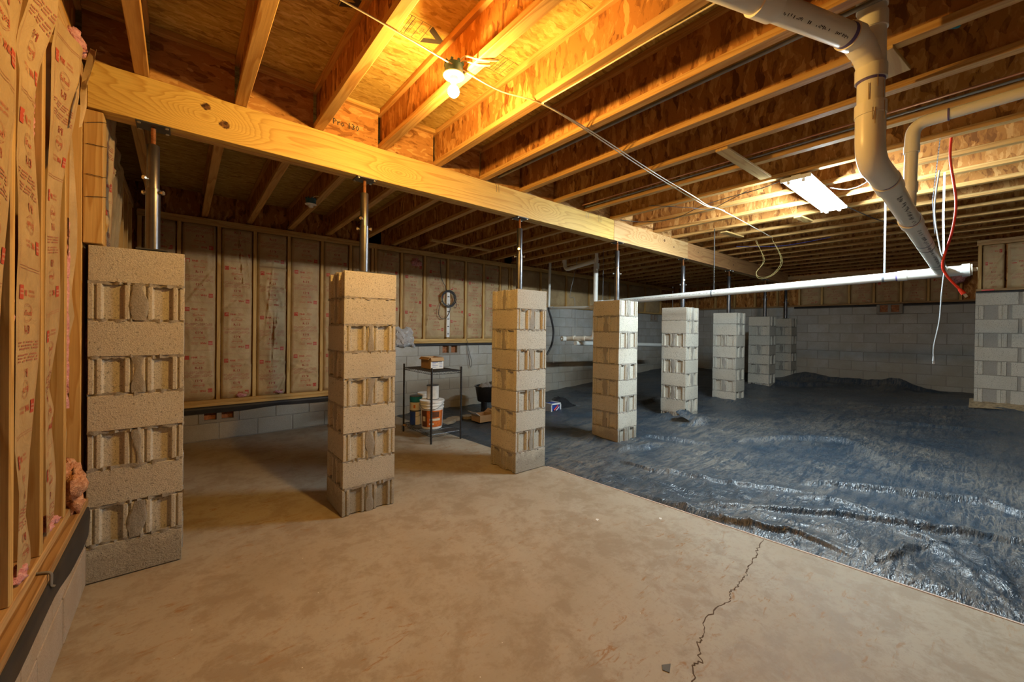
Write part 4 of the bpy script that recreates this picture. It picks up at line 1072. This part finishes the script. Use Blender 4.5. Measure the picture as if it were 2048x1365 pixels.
for k in range(11):
    a = rr.uniform(math.pi*.95, math.pi*1.75); zz = rr.uniform(2.36,2.75); L = rr.uniform(.03,.14); rad = R4*(1.165 if zz < 2.44 else 1.07)
    x, y = RX+rad*math.cos(a), RY+rad*math.sin(a); mb.bar((x,y,zz),(x+rr.uniform(-.002,.002),y,zz-L), .0022, .0018, (math.cos(a),math.sin(a),0))
ob('glue_drip', mb, MAT['brownstain'], dp, kind='stuff')
# clean-out tee and the long horizontal white pipe
lp = thing('horizontal_pipe', 'long white waste pipe hung on straps across the crawl space', 'pipe', (5.55,2.2,1.93))
R3 = .0445; LPA = Vector((5.55,.20,1.995)); LPB = Vector((5.55,4.3,1.875)); ld = (LPB-LPA).normalized()
pipe(lp, [LPA+ld*.1, LPB], R3, 'pvc_white')
ob('elbow', MB().tube([LPA+ld*-.02, LPA+ld*.36], R3*1.05, 28), MAT['pvc_white'], lp, smooth=50); ob('hub', MB().tube([LPA+ld*.34, LPA+ld*.41], R3*1.15, 28), MAT['pvc_white'], lp, smooth=40)
ob('primer_ring', MB().tube([LPA+ld*.41, LPA+ld*.422], R3*1.03, 28), MAT['primer'], lp, smooth=40)
ob('clean_out_hub', MB().tube([LPA-ld*.02, LPA-ld*.07], R3*1.3, 28), MAT['pvc_white'], lp, smooth=40)
ob('clean_out_plug', MB().tube([LPA-ld*.07, LPA-ld*.085], R3*1.15, 20).tube([LPA-ld*.085, LPA-ld*.115], R3*.5, 4), MAT['cream_label'], lp, smooth=30)
ob('hub', MB().tube([LPB-ld*.05, LPB+ld*.03], R3*1.18, 28), MAT['pvc_white'], lp, smooth=40)
print_row(lp, LPA+ld*.5, LPB-ld*.1, (-1,-.1,.12), R3, 0, 5, .012)
# branch pipe
bp = thing('branch_pipe', 'thinner cream pipe coming from the right, turning down into the drain pipe', 'pipe', (3.33,.3,2.4))
R2 = .030
pipe(bp, [(3.335,-2.2,2.70),(3.335,.19,2.645)], R2)
ob('elbow', MB().tube(rounded([(3.335,.17,2.645),(3.335,.31,2.642),(3.335,.315,2.50)], .085, 12), R2*1.12, 24), MAT['pvc_fit'], bp, smooth=50)
ob('primer_ring', MB().tube([(3.335,.165,2.6455),(3.335,.172,2.6455)], R2*1.15, 24), MAT['primer'], bp, smooth=40)
ob('hub', MB().tube([(3.335,.315,2.515),(3.335,.315,2.475)], R2*1.2, 24), MAT['pvc_fit'], bp, smooth=40)
pipe(bp, [(3.335,.315,2.52),(3.335,.32,2.25)], R2)
ob('hub', MB().tube([(3.335,.32,2.30),(3.335,.322,2.24)], R2*1.2, 24), MAT['pvc_fit'], bp, smooth=40)
ob('wye', MB().tube([(3.335,.322,2.26),(3.335,.325,2.16)], R2*1.1, 24), MAT['pvc_fit'], bp, smooth=40)
# rear plumbing group
rp = thing('waste_stack', 'cluster of cream waste pipes hanging behind the orange-sided pillar', 'pipe', (5.68,4.9,2.2))
X = 5.68
pipe(rp, [(X,4.50,3.1),(X,4.50,2.56)], .030); coupling(rp, (X,4.50,2.87), (0,0,1), .030, .09, ring=False); coupling(rp, (X,4.5,2.66), (0,0,1), .030, .08, ring=False)
pipe(rp, [(X,4.51,2.56),(X,4.52,1.36)], .042, 'pvc_white'); coupling(rp, (X,4.50,2.55), (0,0,1), .042, .10, 'pvc_white', ring=False)
pipe(rp, [(X,4.52,2.895),(X,6.05,2.885)], .028)
ob('trap', MB().tube(rounded([(X,4.53,2.645),(X,5.25,2.565),(X,5.27,2.80)], .10, 10), .036, 24), MAT['pvc'], rp, smooth=50)
pipe(rp, [(X,5.27,2.78),(X,5.27,3.0)], .036); ob('hub', MB().tube([(X,5.27,2.70),(X,5.27,2.75)], .042, 24), MAT['pvc_fit'], rp, smooth=40)
pipe(rp, rounded([(X,5.65,3.0),(X,5.68,1.85),(X,4.56,1.82)], .05, 6), .026, 'pvc_white')
coupling(rp, (X,5.58,1.848), (0,1,0), .026, .06, 'pvc_white'); ob('hub', MB().tube([(X,4.62,1.822),(X,4.50,1.82)], .034, 24), MAT['pvc_fit'], rp, smooth=40)
ob('tee', MB().tube(rounded([(X,4.52,1.42),(X,4.54,1.27),(X,4.70,1.26),(X,5.22,1.245)], .08, 8), .044, 24), MAT['pvc_fit'], rp, smooth=50)
for q in (4.72,4.98): ob('hub', MB().tube([(X,q,1.258),(X,q+.05,1.256)], .050, 24), MAT['pvc_fit'], rp, smooth=40)
ob('clean_out_plug', MB().tube([(X-.02,5.20,1.245),(X-.10,5.22,1.245)], .050, 24).tube([(X-.10,5.22,1.245),(X-.12,5.225,1.245)], .02, 4), MAT['pvc_white'], rp, smooth=40)
fp = ob('far_pipe', MB().tube([(5.6,4.9,1.17),(8.65,4.9,1.09)], .042, 24), MAT['pvc_white'], None, smooth=40); tag(fp, 'low white pipe passing behind the pillars in front of the grey block wall', 'pipe')
tag(ob('hose', MB().tube(spline([(5.655,5.66,1.845),(5.61,5.61,1.80),(5.68,5.6,1.61),(5.74,5.6,1.36),(5.69,5.6,1.115),(5.56,5.6,.92)]), .020, 10), MAT['black_rubber'], None, smooth=60), 'black hose curving down behind the orange-sided pillar', 'hose')
# copper stub in the bay
cs = thing('copper_stub', 'small copper elbow fitting tucked up in a joist bay at upper right', 'pipe fitting', (2.9,.28,2.98))
ob('elbow', MB().tube(rounded([(2.885,.275,3.05),(2.885,.275,2.96),(2.93,.20,2.95)], .03, 6), .011, 10), MAT['copper'], cs, smooth=50)
ob('nut', MB().tube([(2.885,.275,3.02),(2.885,.275,3.045)], .016, 6), MAT['copper'], cs); ob('valve', MB().tube([(2.93,.20,2.95),(2.99,.12,2.95)], .014, 8), MAT['teal'], cs, smooth=50)

# ------------------------------------------------------------------ straps and cables
def strap(lab, pts, w=.019, hang=True, name='hanging_strap'):
    t = thing(name, lab, 'strap', pts[0], 'galvanised hanger straps')
    pts = [Vector(p) for p in pts]; mb = MB(); holes = MB()
    for a, b in zip(pts, pts[1:]): mb.bar(a, b, w, .0012, (1,-.6,0))
    o = ob('strap_band', mb, MAT['galv'], t)
    a, b = pts[0], pts[1]; n = int((b-a).length/.022); d = (b-a).normalized(); s = d.cross(Vector((1,-.6,0))).normalized(); nn = d.cross(s)
    for k in range(1, n):
        p = a+d*(k*.022)
        for sg in (-1, 1): holes.add([p+nn*.0011*sg+s*.003*i+d*.003*j for i, j in ((-1,-1),(1,-1),(1,1),(-1,1))], [(0,1,2,3)])
    if holes.v: ob('punched_holes', holes, MAT['ink'], t)
    return t
def ring_loop(t, c, d, r, w=.019):
    c = Vector(c); d = Vector(d).normalized(); ob('strap_loop', MB().tube([c-d*w/2, c+d*w/2], r, 24, cap=False), MAT['galv'], t, smooth=40)
zp = lambda y: 1.995+(y-.20)*(-.12/4.1)
for (y, lb) in ((2.43,'perforated strap holding the white pipe near its middle'),(.715,'perforated strap holding the white pipe near the drain joint'),(4.29,'thin strap holding the far left end of the white pipe behind the pillars')):
    q = strap(lb, [(5.55+.047,y,2.81),(5.55+.047,y,zp(y)+.03),(5.55+.035,y,zp(y)-.01)]); ring_loop(q, (5.55,y,zp(y)), (0,1,0), R3*1.03)
q = strap('twisted strap and wire by the red cable, holding the sloping drain pipe', [(4.18,.250,2.81),(4.20,.285,2.36),(4.21,.27,2.13)], .005); ring_loop(q, (4.20,.329,2.083), dd, R4*1.03)
q = strap('short bright strap left of the red cable, holding the far end of the drain pipe', [(5.09,.275,2.81),(5.09,.278,2.45),(5.09,.272,2.10)], .016); ring_loop(q, (5.09,.319,2.037), dd, R4*1.03)
strap('thin strap hanging from the joists behind the white pillar', [(7.15,3.7,2.80),(7.1,3.62,1.95)], .014)
strap('thin strap dropping to the cream trap behind the pillars', [(5.70,4.95,2.80),(5.69,5.0,2.55)], .012)
def cable(lab, pts, r, mat, name='cable', n=6, cat='cable', smooth_path=True, group=None):
    return tag(ob(name, MB().tube(spline(pts, 8) if smooth_path else pts, r, n), MAT[mat], None, smooth=60), lab, cat, group)
zc = JZ0-.005
cable('cream cable stapled across the undersides of the joists past the bulb', [(-.2,1.78,zc),(.518,1.799,zc),(.851,1.823,zc),(1.167,1.846,zc-.004),(1.446,1.864,zc),(1.715,1.80,zc-.002),(2.19,1.828,zc-.006),(3.174,1.939,zc-.006),(4.398,2.016,zc-.02),(4.76,1.982,zc-.01),(6.693,2.075,zc)], .0045, 'cream_cable')
cable('second cream cable running beside the first across the joists', [(1.715,1.785,zc-.008),(2.19,1.80,zc-.014),(3.174,1.90,zc-.016),(4.0,1.955,zc-.02),(4.398,1.98,zc-.03),(4.76,1.96,zc-.015)], .0045, 'cream_cable')
cable('cream cable following one joist towards the camera from the bulb area', [(1.715,1.80,zc),(1.728,1.40,zc),(1.735,1.061,zc),(1.75,.70,zc),(1.75,-.5,zc)], .004, 'cream_cable')
cable('thin black wire sagging from the beam to the shop light', [(4.246,3.00,2.80),(4.45,2.80,2.77),(4.48,2.4,2.74),(4.392,2.067,2.78),(4.339,1.783,2.79),(4.30,1.45,2.79),(4.22,1.20,2.80)], .004, 'dark_wire', 'wire')
cable('second thin black wire drooping left of the shop light', [(4.0,2.45,2.80),(4.258,2.141,2.76),(4.473,1.995,2.75),(4.40,1.8,2.77),(4.294,1.55,2.80)], .0035, 'dark_wire', 'wire')
cable('black power wire running right from the shop light to the drain pipe', [(5.49,1.02,2.775),(5.85,.93,2.74),(6.3,.86,2.74),(6.9,.76,2.78),(7.3,.70,2.80)], .005, 'dark_wire', 'wire')
cable('thin pale wire loop between the shop light and the drain elbow', [(4.75,1.0,2.79),(4.72,.86,2.73),(4.60,.72,2.72),(4.5,.62,2.78)], .004, 'grey_cable', 'wire')
for k, (o1, o2, lb) in enumerate(((0,0,'yellow wire hanging in a long loop from the joists, the left strand'),(.02,-.03,'yellow wire hanging in a loop from the joists, the right strand'))):
    sc = .86
    raw = [(8.0,2.70-o1,2.88),(8.0,2.60+o1,2.70),(8.0,2.73,2.50-o1),(8.0,2.66,2.40+o2),(8.0,2.48+o2,2.43),(8.0,2.345-o1,2.66),(8.0,2.44,2.87)]
    cable(lb, [((p[0])*sc-(.135 if i in (0,6) else 0), p[1]*sc, 1.394+(p[2]-1.394)*sc+(.135 if i in (0,6) else 0)) for i, p in enumerate(raw)], .0022, 'yellow_wire', 'wire')
cable('thin blue wire strung between joists beside the yellow loop', [(6.9,2.65,2.79),(7.2,2.1,2.76),(7.2,1.5,2.79)], .003, 'blue', 'wire')
def ended_cable(lab, pts, r, mat):
    t = thing('network_cable', lab, 'cable', pts[0])
    ob('cord', MB().tube(spline(pts, 8), r, 8), MAT[mat], t, smooth=60)
    a, b = Vector(pts[-2]), Vector(pts[-1]); d = (b-a).normalized()
    ob('boot', MB().tube([b-d*.01, b+d*.03], [r*1.4, r*2.0], 8), MAT[mat], t, smooth=50)
    ob('plug', MB().bar(b+d*.03, b+d*.055, .014, .011, (1,.3,0)), MAT['clear'], t, bevel=.001)
ended_cable('red network cable dangling with a clear plug', [(4.23,.198,2.81),(4.2,.2,2.64),(4.2,.17,2.35),(4.2,.184,2.14),(4.2,.228,1.92),(4.2,.209,1.825),(4.2,.14,1.71)], .0075, 'red_cable')
ended_cable('pale grey network cable hanging far down with a clear plug', [(5.0,.30,2.81),(5.0,.325,2.48),(5.0,.29,2.15),(5.0,.262,2.0),(5.0,.275,1.75),(5.0,.285,1.52),(5.0,.315,1.30),(5.0,.315,1.20)], .0055, 'grey_cable')
cable('thin pale wire dropping to the clean-out tee behind the pillars', [(5.68,4.95,2.75),(5.68,5.0,2.5),(5.68,5.12,2.05),(5.68,5.0,1.98),(5.68,4.98,1.31)], .004, 'grey_cable', 'wire')

# ================================================================== SHELF AND ITS LOAD
sh = thing('wire_shelf', 'black two-tier wire shelving unit by the back wall', 'shelf', (2.56,4.72,0))
SX0, SX1, SY0, SY1 = 2.345, 2.765, 4.325, 5.10
for x in (SX0, SX1):
    for y in (SY0, SY1):
        pr = [(.011,0),(.0125,.012),(.0125,.03)]; z = .03
        while z < .90: pr += [(.0125,z+.022),(.0115,z+.0235),(.0125,z+.025)]; z += .025
        ob('leg', MB().lathe(pr+[(.0125,.915),(.010,.925)], (x,y,0), 14), MAT['black_plastic'], sh, smooth=40)
def wire_tier(z):
    mb = MB(); n = 24
    for k in range(n+1):
        x = SX0+(SX1-SX0)*k/n; mb.tube([(x,SY0,z),(x,SY1,z)], .0022, 5)
    for k in range(5):
        y = SY0+(SY1-SY0)*k/4; mb.tube([(SX0,y,z-.003),(SX1,y,z-.003)], .003, 5)
    for dz in (.0,-.032):
        for a, b in (((SX0,SY0),(SX1,SY0)),((SX0,SY1),(SX1,SY1)),((SX0,SY0),(SX0,SY1)),((SX1,SY0),(SX1,SY1))): mb.tube([(*a,z+dz),(*b,z+dz)], .003, 6)
    for a, b in (((SX0,SY0),(SX1,SY0)),((SX0,SY1),(SX1,SY1)),((SX0,SY0),(SX0,SY1)),((SX1,SY0),(SX1,SY1))):
        a = Vector((*a,0)); b = Vector((*b,0)); m = int((b-a).length/.024); mb.tube([a+(b-a)*(i/m)+Vector((0,0,z-.032*(i % 2))) for i in range(m+1)], .002, 5)
    ob('wire_tier', mb, MAT['black_plastic'], sh, smooth=50)
wire_tier(.875); wire_tier(.115)
ob('paper_tag', MB().box(SX0-.02,SX0+.015,SY1-.06,SY1-.02,.085,.105), MAT['cardboard'], sh)
def can(x, y, z, r, h, lab, label_mats, lid='tin', handle=True, cat='can', name='paint_can', group='cans and buckets on the wire shelf', mirror=True):
    t = thing(name, lab, cat, (x, y, z), group)
    cb = ob('can_body', MB().lathe([(r*.97,z),(r,z+.006),(r,z+h-.01),(r*1.02,z+h-.006),(r*1.02,z+h),(r*.9,z+h),(r*.88,z+h-.006)], (x,y,0), 32), MAT[label_mats[0]], t, smooth=35)
    for (z0, z1, a0, a1, mt) in label_mats[1]:
        n = 16; P = np.zeros((n+1, 2, 3))
        for i in range(n+1):
            a = a0+(a1-a0)*i/n
            for j, q in enumerate((z0, z1)): P[i, j] = (x+r*1.006*math.cos(a), y+r*1.006*math.sin(a), z+h*q)
        ob('label_band', MB().grid(P), MAT[mt], cb, smooth=60)
    for q in (0, h-.008): ob('rim', MB().lathe([(r*1.0,z+q),(r*1.035,z+q+.001),(r*1.035,z+q+.007),(r*1.0,z+q+.008)], (x,y,0), 32), MAT['dark_steel'], t, smooth=30)
    ob('lid', MB().lathe([(r*.86,z+h-.008),(r*.88,z+h-.004),(r*.5,z+h-.004)], (x,y,0), 28), MAT[lid], t, smooth=30)
    if handle:
        pts = [(x+r*1.03*math.cos(a), y+r*1.03*math.sin(a), z+h*.86-.05*math.sin((a-2.6)/(5.4-2.6)*math.pi)) for a in np.linspace(2.6,5.4,14)]
        ob('handle', MB().tube(pts, .002, 5), MAT['dark_steel'], t, smooth=50)
    return t
PI = math.pi
ztier = .119
can(2.445,4.93,ztier,.082,.19,'blue and white paint can, the lower of two stacked at the left of the shelf',('paper_white',[(.04,.96,2.9,4.15,'blue')]))
can(2.44,4.925,ztier+.191,.082,.195,'white paint can with teal band stacked on the blue can',('cream_label',[(.58,.97,2.6,5.6,'teal'),(.2,.42,3.85,4.15,'orange')]))
def bucket(x, y, z, r, h, lab, art=True):
    t = thing('bucket', lab, 'bucket', (x, y, z), 'cans and buckets on the wire shelf')
    pr = [(r*.86,z),(r*.88,z+.01),(r*.97,z+h*.72),(r*1.03,z+h*.725),(r*1.03,z+h*.75),(r*.98,z+h*.755),(r*.985,z+h*.83),(r*1.04,z+h*.835),(r*1.04,z+h*.86),(r*.99,z+h*.865),(r*1.0,z+h*.93),(r*1.06,z+h*.935),(r*1.06,z+h),(r*.9,z+h)]
    bb = ob('bucket_body', MB().lathe(pr, (x,y,0), 36), MAT['white_plastic'], t, smooth=35)
    def band(z0, z1, a0, a1, mt, k=1.004):
        n = 18; P = np.zeros((n+1, 2, 3))
        for i in range(n+1):
            a = a0+(a1-a0)*i/n
            for j, q in enumerate((z0, z1)):
                rad = (r*.88+(r*.97-r*.88)*(h*q-.01)/(h*.72-.01))*k+.001; P[i, j] = (x+rad*math.cos(a), y+rad*math.sin(a), z+h*q)
        ob('label_band', MB().grid(P), MAT[mt], bb, smooth=60)
    if art:
        band(.08,.66,3.15,5.4,'orange'); band(.08,.66,3.15,3.75,'brown_label',1.008); band(.28,.45,3.3,3.6,'cream_label',1.014); band(.42,.62,4.15,4.9,'brown_label',1.008); band(.30,.38,4.0,5.0,'cream_label',1.012); band(.16,.22,3.95,4.4,'cream_label',1.012)
    pts = [(x+r*1.07*math.cos(a), y+r*1.07*math.sin(a), z+h*.88-.07*math.sin((a-2.8)/2.4*PI)) for a in np.linspace(2.8,5.2,14)]
    ob('handle', MB().tube(pts, .0025, 5), MAT['galv'], t, smooth=50)
    return t
bucket(2.535,4.66,ztier,.15,.36,'big white bucket with an orange and brown label on the lower shelf')
bucket(2.625,5.005,ztier,.105,.40,'plain white bucket behind the small paint cans on the shelf', False)
can(2.56,4.69,ztier+.36,.078,.185,'tall white can with a dark rim standing on the labelled bucket',('paper_white',[]),lid='dark_steel',handle=False)
# cardboard box on the top tier
bx = thing('cardboard_box', 'small open cardboard box with a white label on top of the wire shelf', 'box', (2.58,4.72,.878))
mb = MB(); x0,x1,y0,y1,z0,z1 = 2.475,2.665,4.60,4.86,.879,1.03
for a in ((x0,x0+.004,y0,y1,z0,z1),(x1-.004,x1,y0,y1,z0,z1),(x0+.004,x1-.004,y0,y0+.004,z0,z1),(x0+.004,x1-.004,y1-.004,y1,z0,z1),(x0,x1,y0,y1,z0,z0+.004)): mb.box(*a)
ob('box_body', mb, MAT['cardboard'], bx)
ob('flap', MB().bar((x0+.09,y0-.004,z1-.002),(x0+.09,y0-.03,z1-.045), .185, .004, (0,-.7,.7)), MAT['cardboard'], bx)
ob('flap', MB().bar((x0-.003,(y0+y1)/2,z1),(x0-.035,(y0+y1)/2,z1-.03), .25, .004, (-.7,0,.7)), MAT['cardboard'], bx)
ob('flap', MB().bar(((x0+x1)/2,y1,z1),((x0+x1)/2,y1+.02,z1+.02), .18, .004, (0,.7,.7)), MAT['cardboard'], bx)
ob('shipping_label', MB().box(x0+.006,x1-.004,y0-.0016,y0-.0004,z0+.005,z0+.105), MAT['paper_white'], bx)
L = []
for r in range(4): L.append(rect(.02, .07+.03*(r % 2), .015+.02*r, .020+.02*r)); L.append(rect(.12,.165,.02+.018*r,.024+.018*r))
flat_text('label_print', '', 1, (x0+.006,y0-.0020,z0+.01), (1,0,0), (0,0,1), 'blue', bx, extra=L)
# clear bag on the wall sill
rb = random.Random(31); G = np.zeros((20, 20, 3))
for a in range(20):
    for b in range(20):
        s_ = a/19; q = b/19; fat = (math.sin(PI*s_)**.6 if 0 < s_ < 1 else 0)*(math.sin(PI*min(1, q*1.05))**.5 if 0 < q < .95 else 0)
        G[a, b] = (2.63+.30*s_+.05*(1-q)*s_+.012*math.sin(q*17+a), YB-.022-.05*fat-.016*rb.random()*(fat > 0), 1.10+.31*q+.018*math.sin(s_*11)+.01*rb.random())
bg = ob('plastic_bag', MB().grid(G), MAT['clear'], None, smooth=25); tag(bg, 'crinkled clear plastic bag hanging on the back wall sill beside the lone slab pillar', 'bag')
# white strip and coiled cable
sp = thing('wall_strip', 'white perforated strip screwed upright to a back wall stud', 'strip', (3.60,YB,1.67))
ob('strip_body', MB().box(3.568,3.632,YB-.032,YB+.011,1.285,2.05), MAT['white_plastic'], sp, bevel=.003)
for z in (1.31,1.44,1.57,1.70,1.83,1.96): ob('slot', MB().box(3.582,3.618,YB-.034,YB-.0315,z,z+.014), MAT['ink'], sp)
ob('strip_end', MB().box(3.572,3.628,YB-.030,YB+.011,1.26,1.285), MAT['white_paint'], sp)
cc = thing('cable_coil', 'coil of black cable hung over the white strip on the back wall', 'cable', (3.59,YB-.05,1.93))
rr = random.Random(2)
for k in range(5):
    r0 = .115+.012*k*.6; pts = [(3.59+rr.uniform(-.006,.006)+r0*math.cos(a), YB-.045-.006*k, 1.93+r0*1.02*math.sin(a)) for a in np.linspace(0, 2*PI, 40)]
    ob('cable_turn', MB().tube(pts, .0055, 6), MAT['dark_wire'], cc, smooth=60)
ob('loose_loop', MB().tube(spline([(3.48,YB-.05,1.93),(3.42,YB-.05,1.80),(3.40,YB-.05,1.66),(3.46,YB-.05,1.58),(3.55,YB-.05,1.60),(3.62,YB-.05,1.72),(3.62,YB-.05,1.83)]), .005, 6), MAT['dark_wire'], cc, smooth=60)
ob('cable_tail', MB().tube(spline([(3.56,YB-.04,2.04),(3.53,YB-.03,2.15),(3.46,YB-.02,2.3),(3.44,YB-.01,2.6)]), .005, 6), MAT['dark_wire'], cc, smooth=60)
ob('cable_tail', MB().tube(spline([(3.70,YB-.04,1.95),(3.76,YB-.04,1.85),(3.74,YB-.04,1.78),(3.70,YB-.04,1.79)]), .004, 6), MAT['dark_wire'], cc, smooth=60)
cable('thin dark wire drooping down the blocks right of the wire shelf', [(4.0,YB-.004,1.22),(4.0,YB-.025,1.19),(4.03,YB-.05,1.0),(4.09,YB-.05,.80),(4.06,YB-.05,.72),(4.02,YB-.04,.95),(3.99,YB-.03,1.15)], .004, 'dark_wire', 'wire')
tag(ob('batten', MB().bar((2.9,5.43,2.745),(4.06,5.47,2.745), .07, .03), MAT['wood_x'], None, bevel=.002), 'long thin batten fixed across the far joists', 'board')

# ------------------------------------------------------------------ heap behind the orange-sided pillar
tub = thing('tub', 'black tub of odds and ends half hidden left of the orange-sided pillar', 'tub', (3.95,5.40,.22))
x,y,z = 3.98,5.42,.20
ob('tub_body', MB().lathe([(.15,z),(.16,z+.01),(.20,z+.24),(.215,z+.245),(.215,z+.26),(.185,z+.26),(.15,z+.03)], (x,y,0), 24), MAT['black_plastic'], tub, smooth=40)
ob('tub_leg', MB().box(x-.13,x-.09,y-.12,y-.08,.0,z), MAT['black_plastic'], tub); ob('tub_leg', MB().box(x+.09,x+.13,y-.12,y-.08,.0,z), MAT['black_plastic'], tub)
ob('tub_leg', MB().box(x-.02,x+.02,y+.1,y+.14,.0,z), MAT['black_plastic'], tub)
rr = random.Random(9)
for k, lb in enumerate(['crumpled clear wrapper in the black tub, at its left rim', 'crumpled clear wrapper in the middle of the black tub', 'grey wrapped bundle at the right of the black tub']):
    P = np.zeros((9, 9, 3))
    for a in range(9):
        for b in range(9):
            P[a, b] = (x-.12+.1*k+.14*(a/8-.5), y-.06+.03*k+.16*(b/8-.5), z+.24+.07*math.sin(PI*a/8)*math.sin(PI*b/8)+.03*rr.random())
    tag(ob('wrapper', MB().grid(P), MAT['clear' if k < 2 else 'chip'], None, smooth=50), lb, 'wrapper', 'wrappers in the tub')
def carton(x0, x1, y0, y1, z0, z1, lab, flapdir):
    t = thing('carton', lab, 'box', ((x0+x1)/2,(y0+y1)/2,z0), 'cartons left of the orange-sided pillar'); mb = MB()
    for a in ((x0,x0+.005,y0,y1,z0,z1),(x1-.005,x1,y0,y1,z0,z1),(x0+.005,x1-.005,y0,y0+.005,z0,z1),(x0+.005,x1-.005,y1-.005,y1,z0,z1),(x0,x1,y0,y1,z0,z0+.005)): mb.box(*a)
    ob('box_body', mb, MAT['cardboard'], t)
    for s in (-1, 1):
        xx = x0 if s < 0 else x1
        ob('flap', MB().bar((xx,(y0+y1)/2,z1),(xx+s*.07,(y0+y1)/2,z1+.05*flapdir), y1-y0, .004, (0,0,1)), MAT['paper_white' if s < 0 else 'cardboard'], t)
carton(3.42,3.66,4.82,5.05,.012,.12,'open low carton on the floor between the shelf and the orange-sided pillar',1)
carton(3.72,4.0,4.66,4.92,.012,.15,'open carton tucked against the left of the orange-sided pillar',.6)
for k, (x, y, a, lb) in enumerate([(3.02,5.12,.3,'flat tan stone on the floor right of the bucket'),(3.24,5.22,.1,'flat tan stone left of the open carton'),(3.45,5.22,.5,'flat tan stone behind the open carton')]):
    rr = random.Random(k+40); poly = [(x+.15*math.cos(2*PI*i/9+a)*rr.uniform(.8,1.1), y+.10*math.sin(2*PI*i/9+a)*rr.uniform(.8,1.1)) for i in range(9)]
    tag(ob('flagstone', MB().prism(poly, .004 if x < 2.75 else .01, .055), MAT['stone'], None, bevel=.006), lb, 'stone', 'loose flagstones by the back wall')
tb = thing('tool_box', 'small blue and white box lying on the plastic behind the orange-sided pillar', 'box', (4.95,4.80,.02))
ob('box_body', MB().box(4.80,5.02,4.72,4.92,.012,.15), MAT['blue'], tb, bevel=.008)
ob('box_frame', MB().box(4.79,4.81,4.70,4.94,.005,.165).box(5.01,5.03,4.70,4.94,.005,.165).box(4.79,5.03,4.70,4.715,.005,.03).box(4.79,5.03,4.70,4.715,.14,.165), MAT['white_plastic'], tb, bevel=.003)
ob('red_tool', MB().tube([(4.86,4.705,.05),(4.95,4.705,.12)], .012, 8), MAT['red_cable'], tb, smooth=50)
ob('silver_tool', MB().tube([(4.90,4.70,.04),(4.98,4.70,.10)], .009, 8), MAT['zinc'], tb, smooth=50)
P = np.zeros((14, 14, 3)); rr = random.Random(77)
for a in range(14):
    for b in range(14):
        P[a, b] = (5.25+.42*(a/13-.5)*(1-.2*(b/13)), 4.95+.42*(b/13-.5), .03+.17*abs(math.sin(PI*a/13))**.7*abs(math.sin(PI*b/13))**.7+.035*rr.random())
tag(ob('black_bag', MB().grid(P), MAT['black_plastic'], None, smooth=50), 'crumpled black bag beside the small blue and white box', 'bag')
# plastic flap at the foot of the fifth pillar
P = np.zeros((10, 10, 3)); rr = random.Random(5)
for a in range(10):
    for b in range(10): P[a, b] = (5.62+.34*a/9, 2.72+.22*b/9+.05*math.sin(a), .09+.10*b/9+.04*math.sin(PI*a/9)+.02*rr.random())
tag(ob('plastic_flap', MB().grid(P), MAT['sheet'], None, smooth=50), 'stiff black plastic flap folded up against the foot of the white pillar', 'sheet')
# debris on the slab
mb = MB().prism([(1.545,.825),(1.59,.845),(1.555,.865),(1.535,.85)], .0002, .003)
tag(ob('debris_chip', mb, MAT['chip'], None), 'small dark grey chip lying on the slab left of the crack', 'debris')
for x, y, lb in ((2.363,1.833,'white paint flake on the slab in front of the slab-edge pillar'),(2.75,1.55,'white paint flake near the edge of the slab')):
    tag(ob('paint_flake', MB().prism([(x,y),(x+.03,y+.01),(x+.022,y+.028),(x+.004,y+.02)], .0002, .0025), MAT['paper_white'], None), lb, 'debris', 'paint flakes on the slab')
# red tag by the right block wall
tag(ob('red_tag', MB().box(XJ-.012,XJ-.004,-.02,.10,2.052,2.07), MAT['red_cable'], None), 'thin red strip on the ledge of the near right block wall', 'strip')
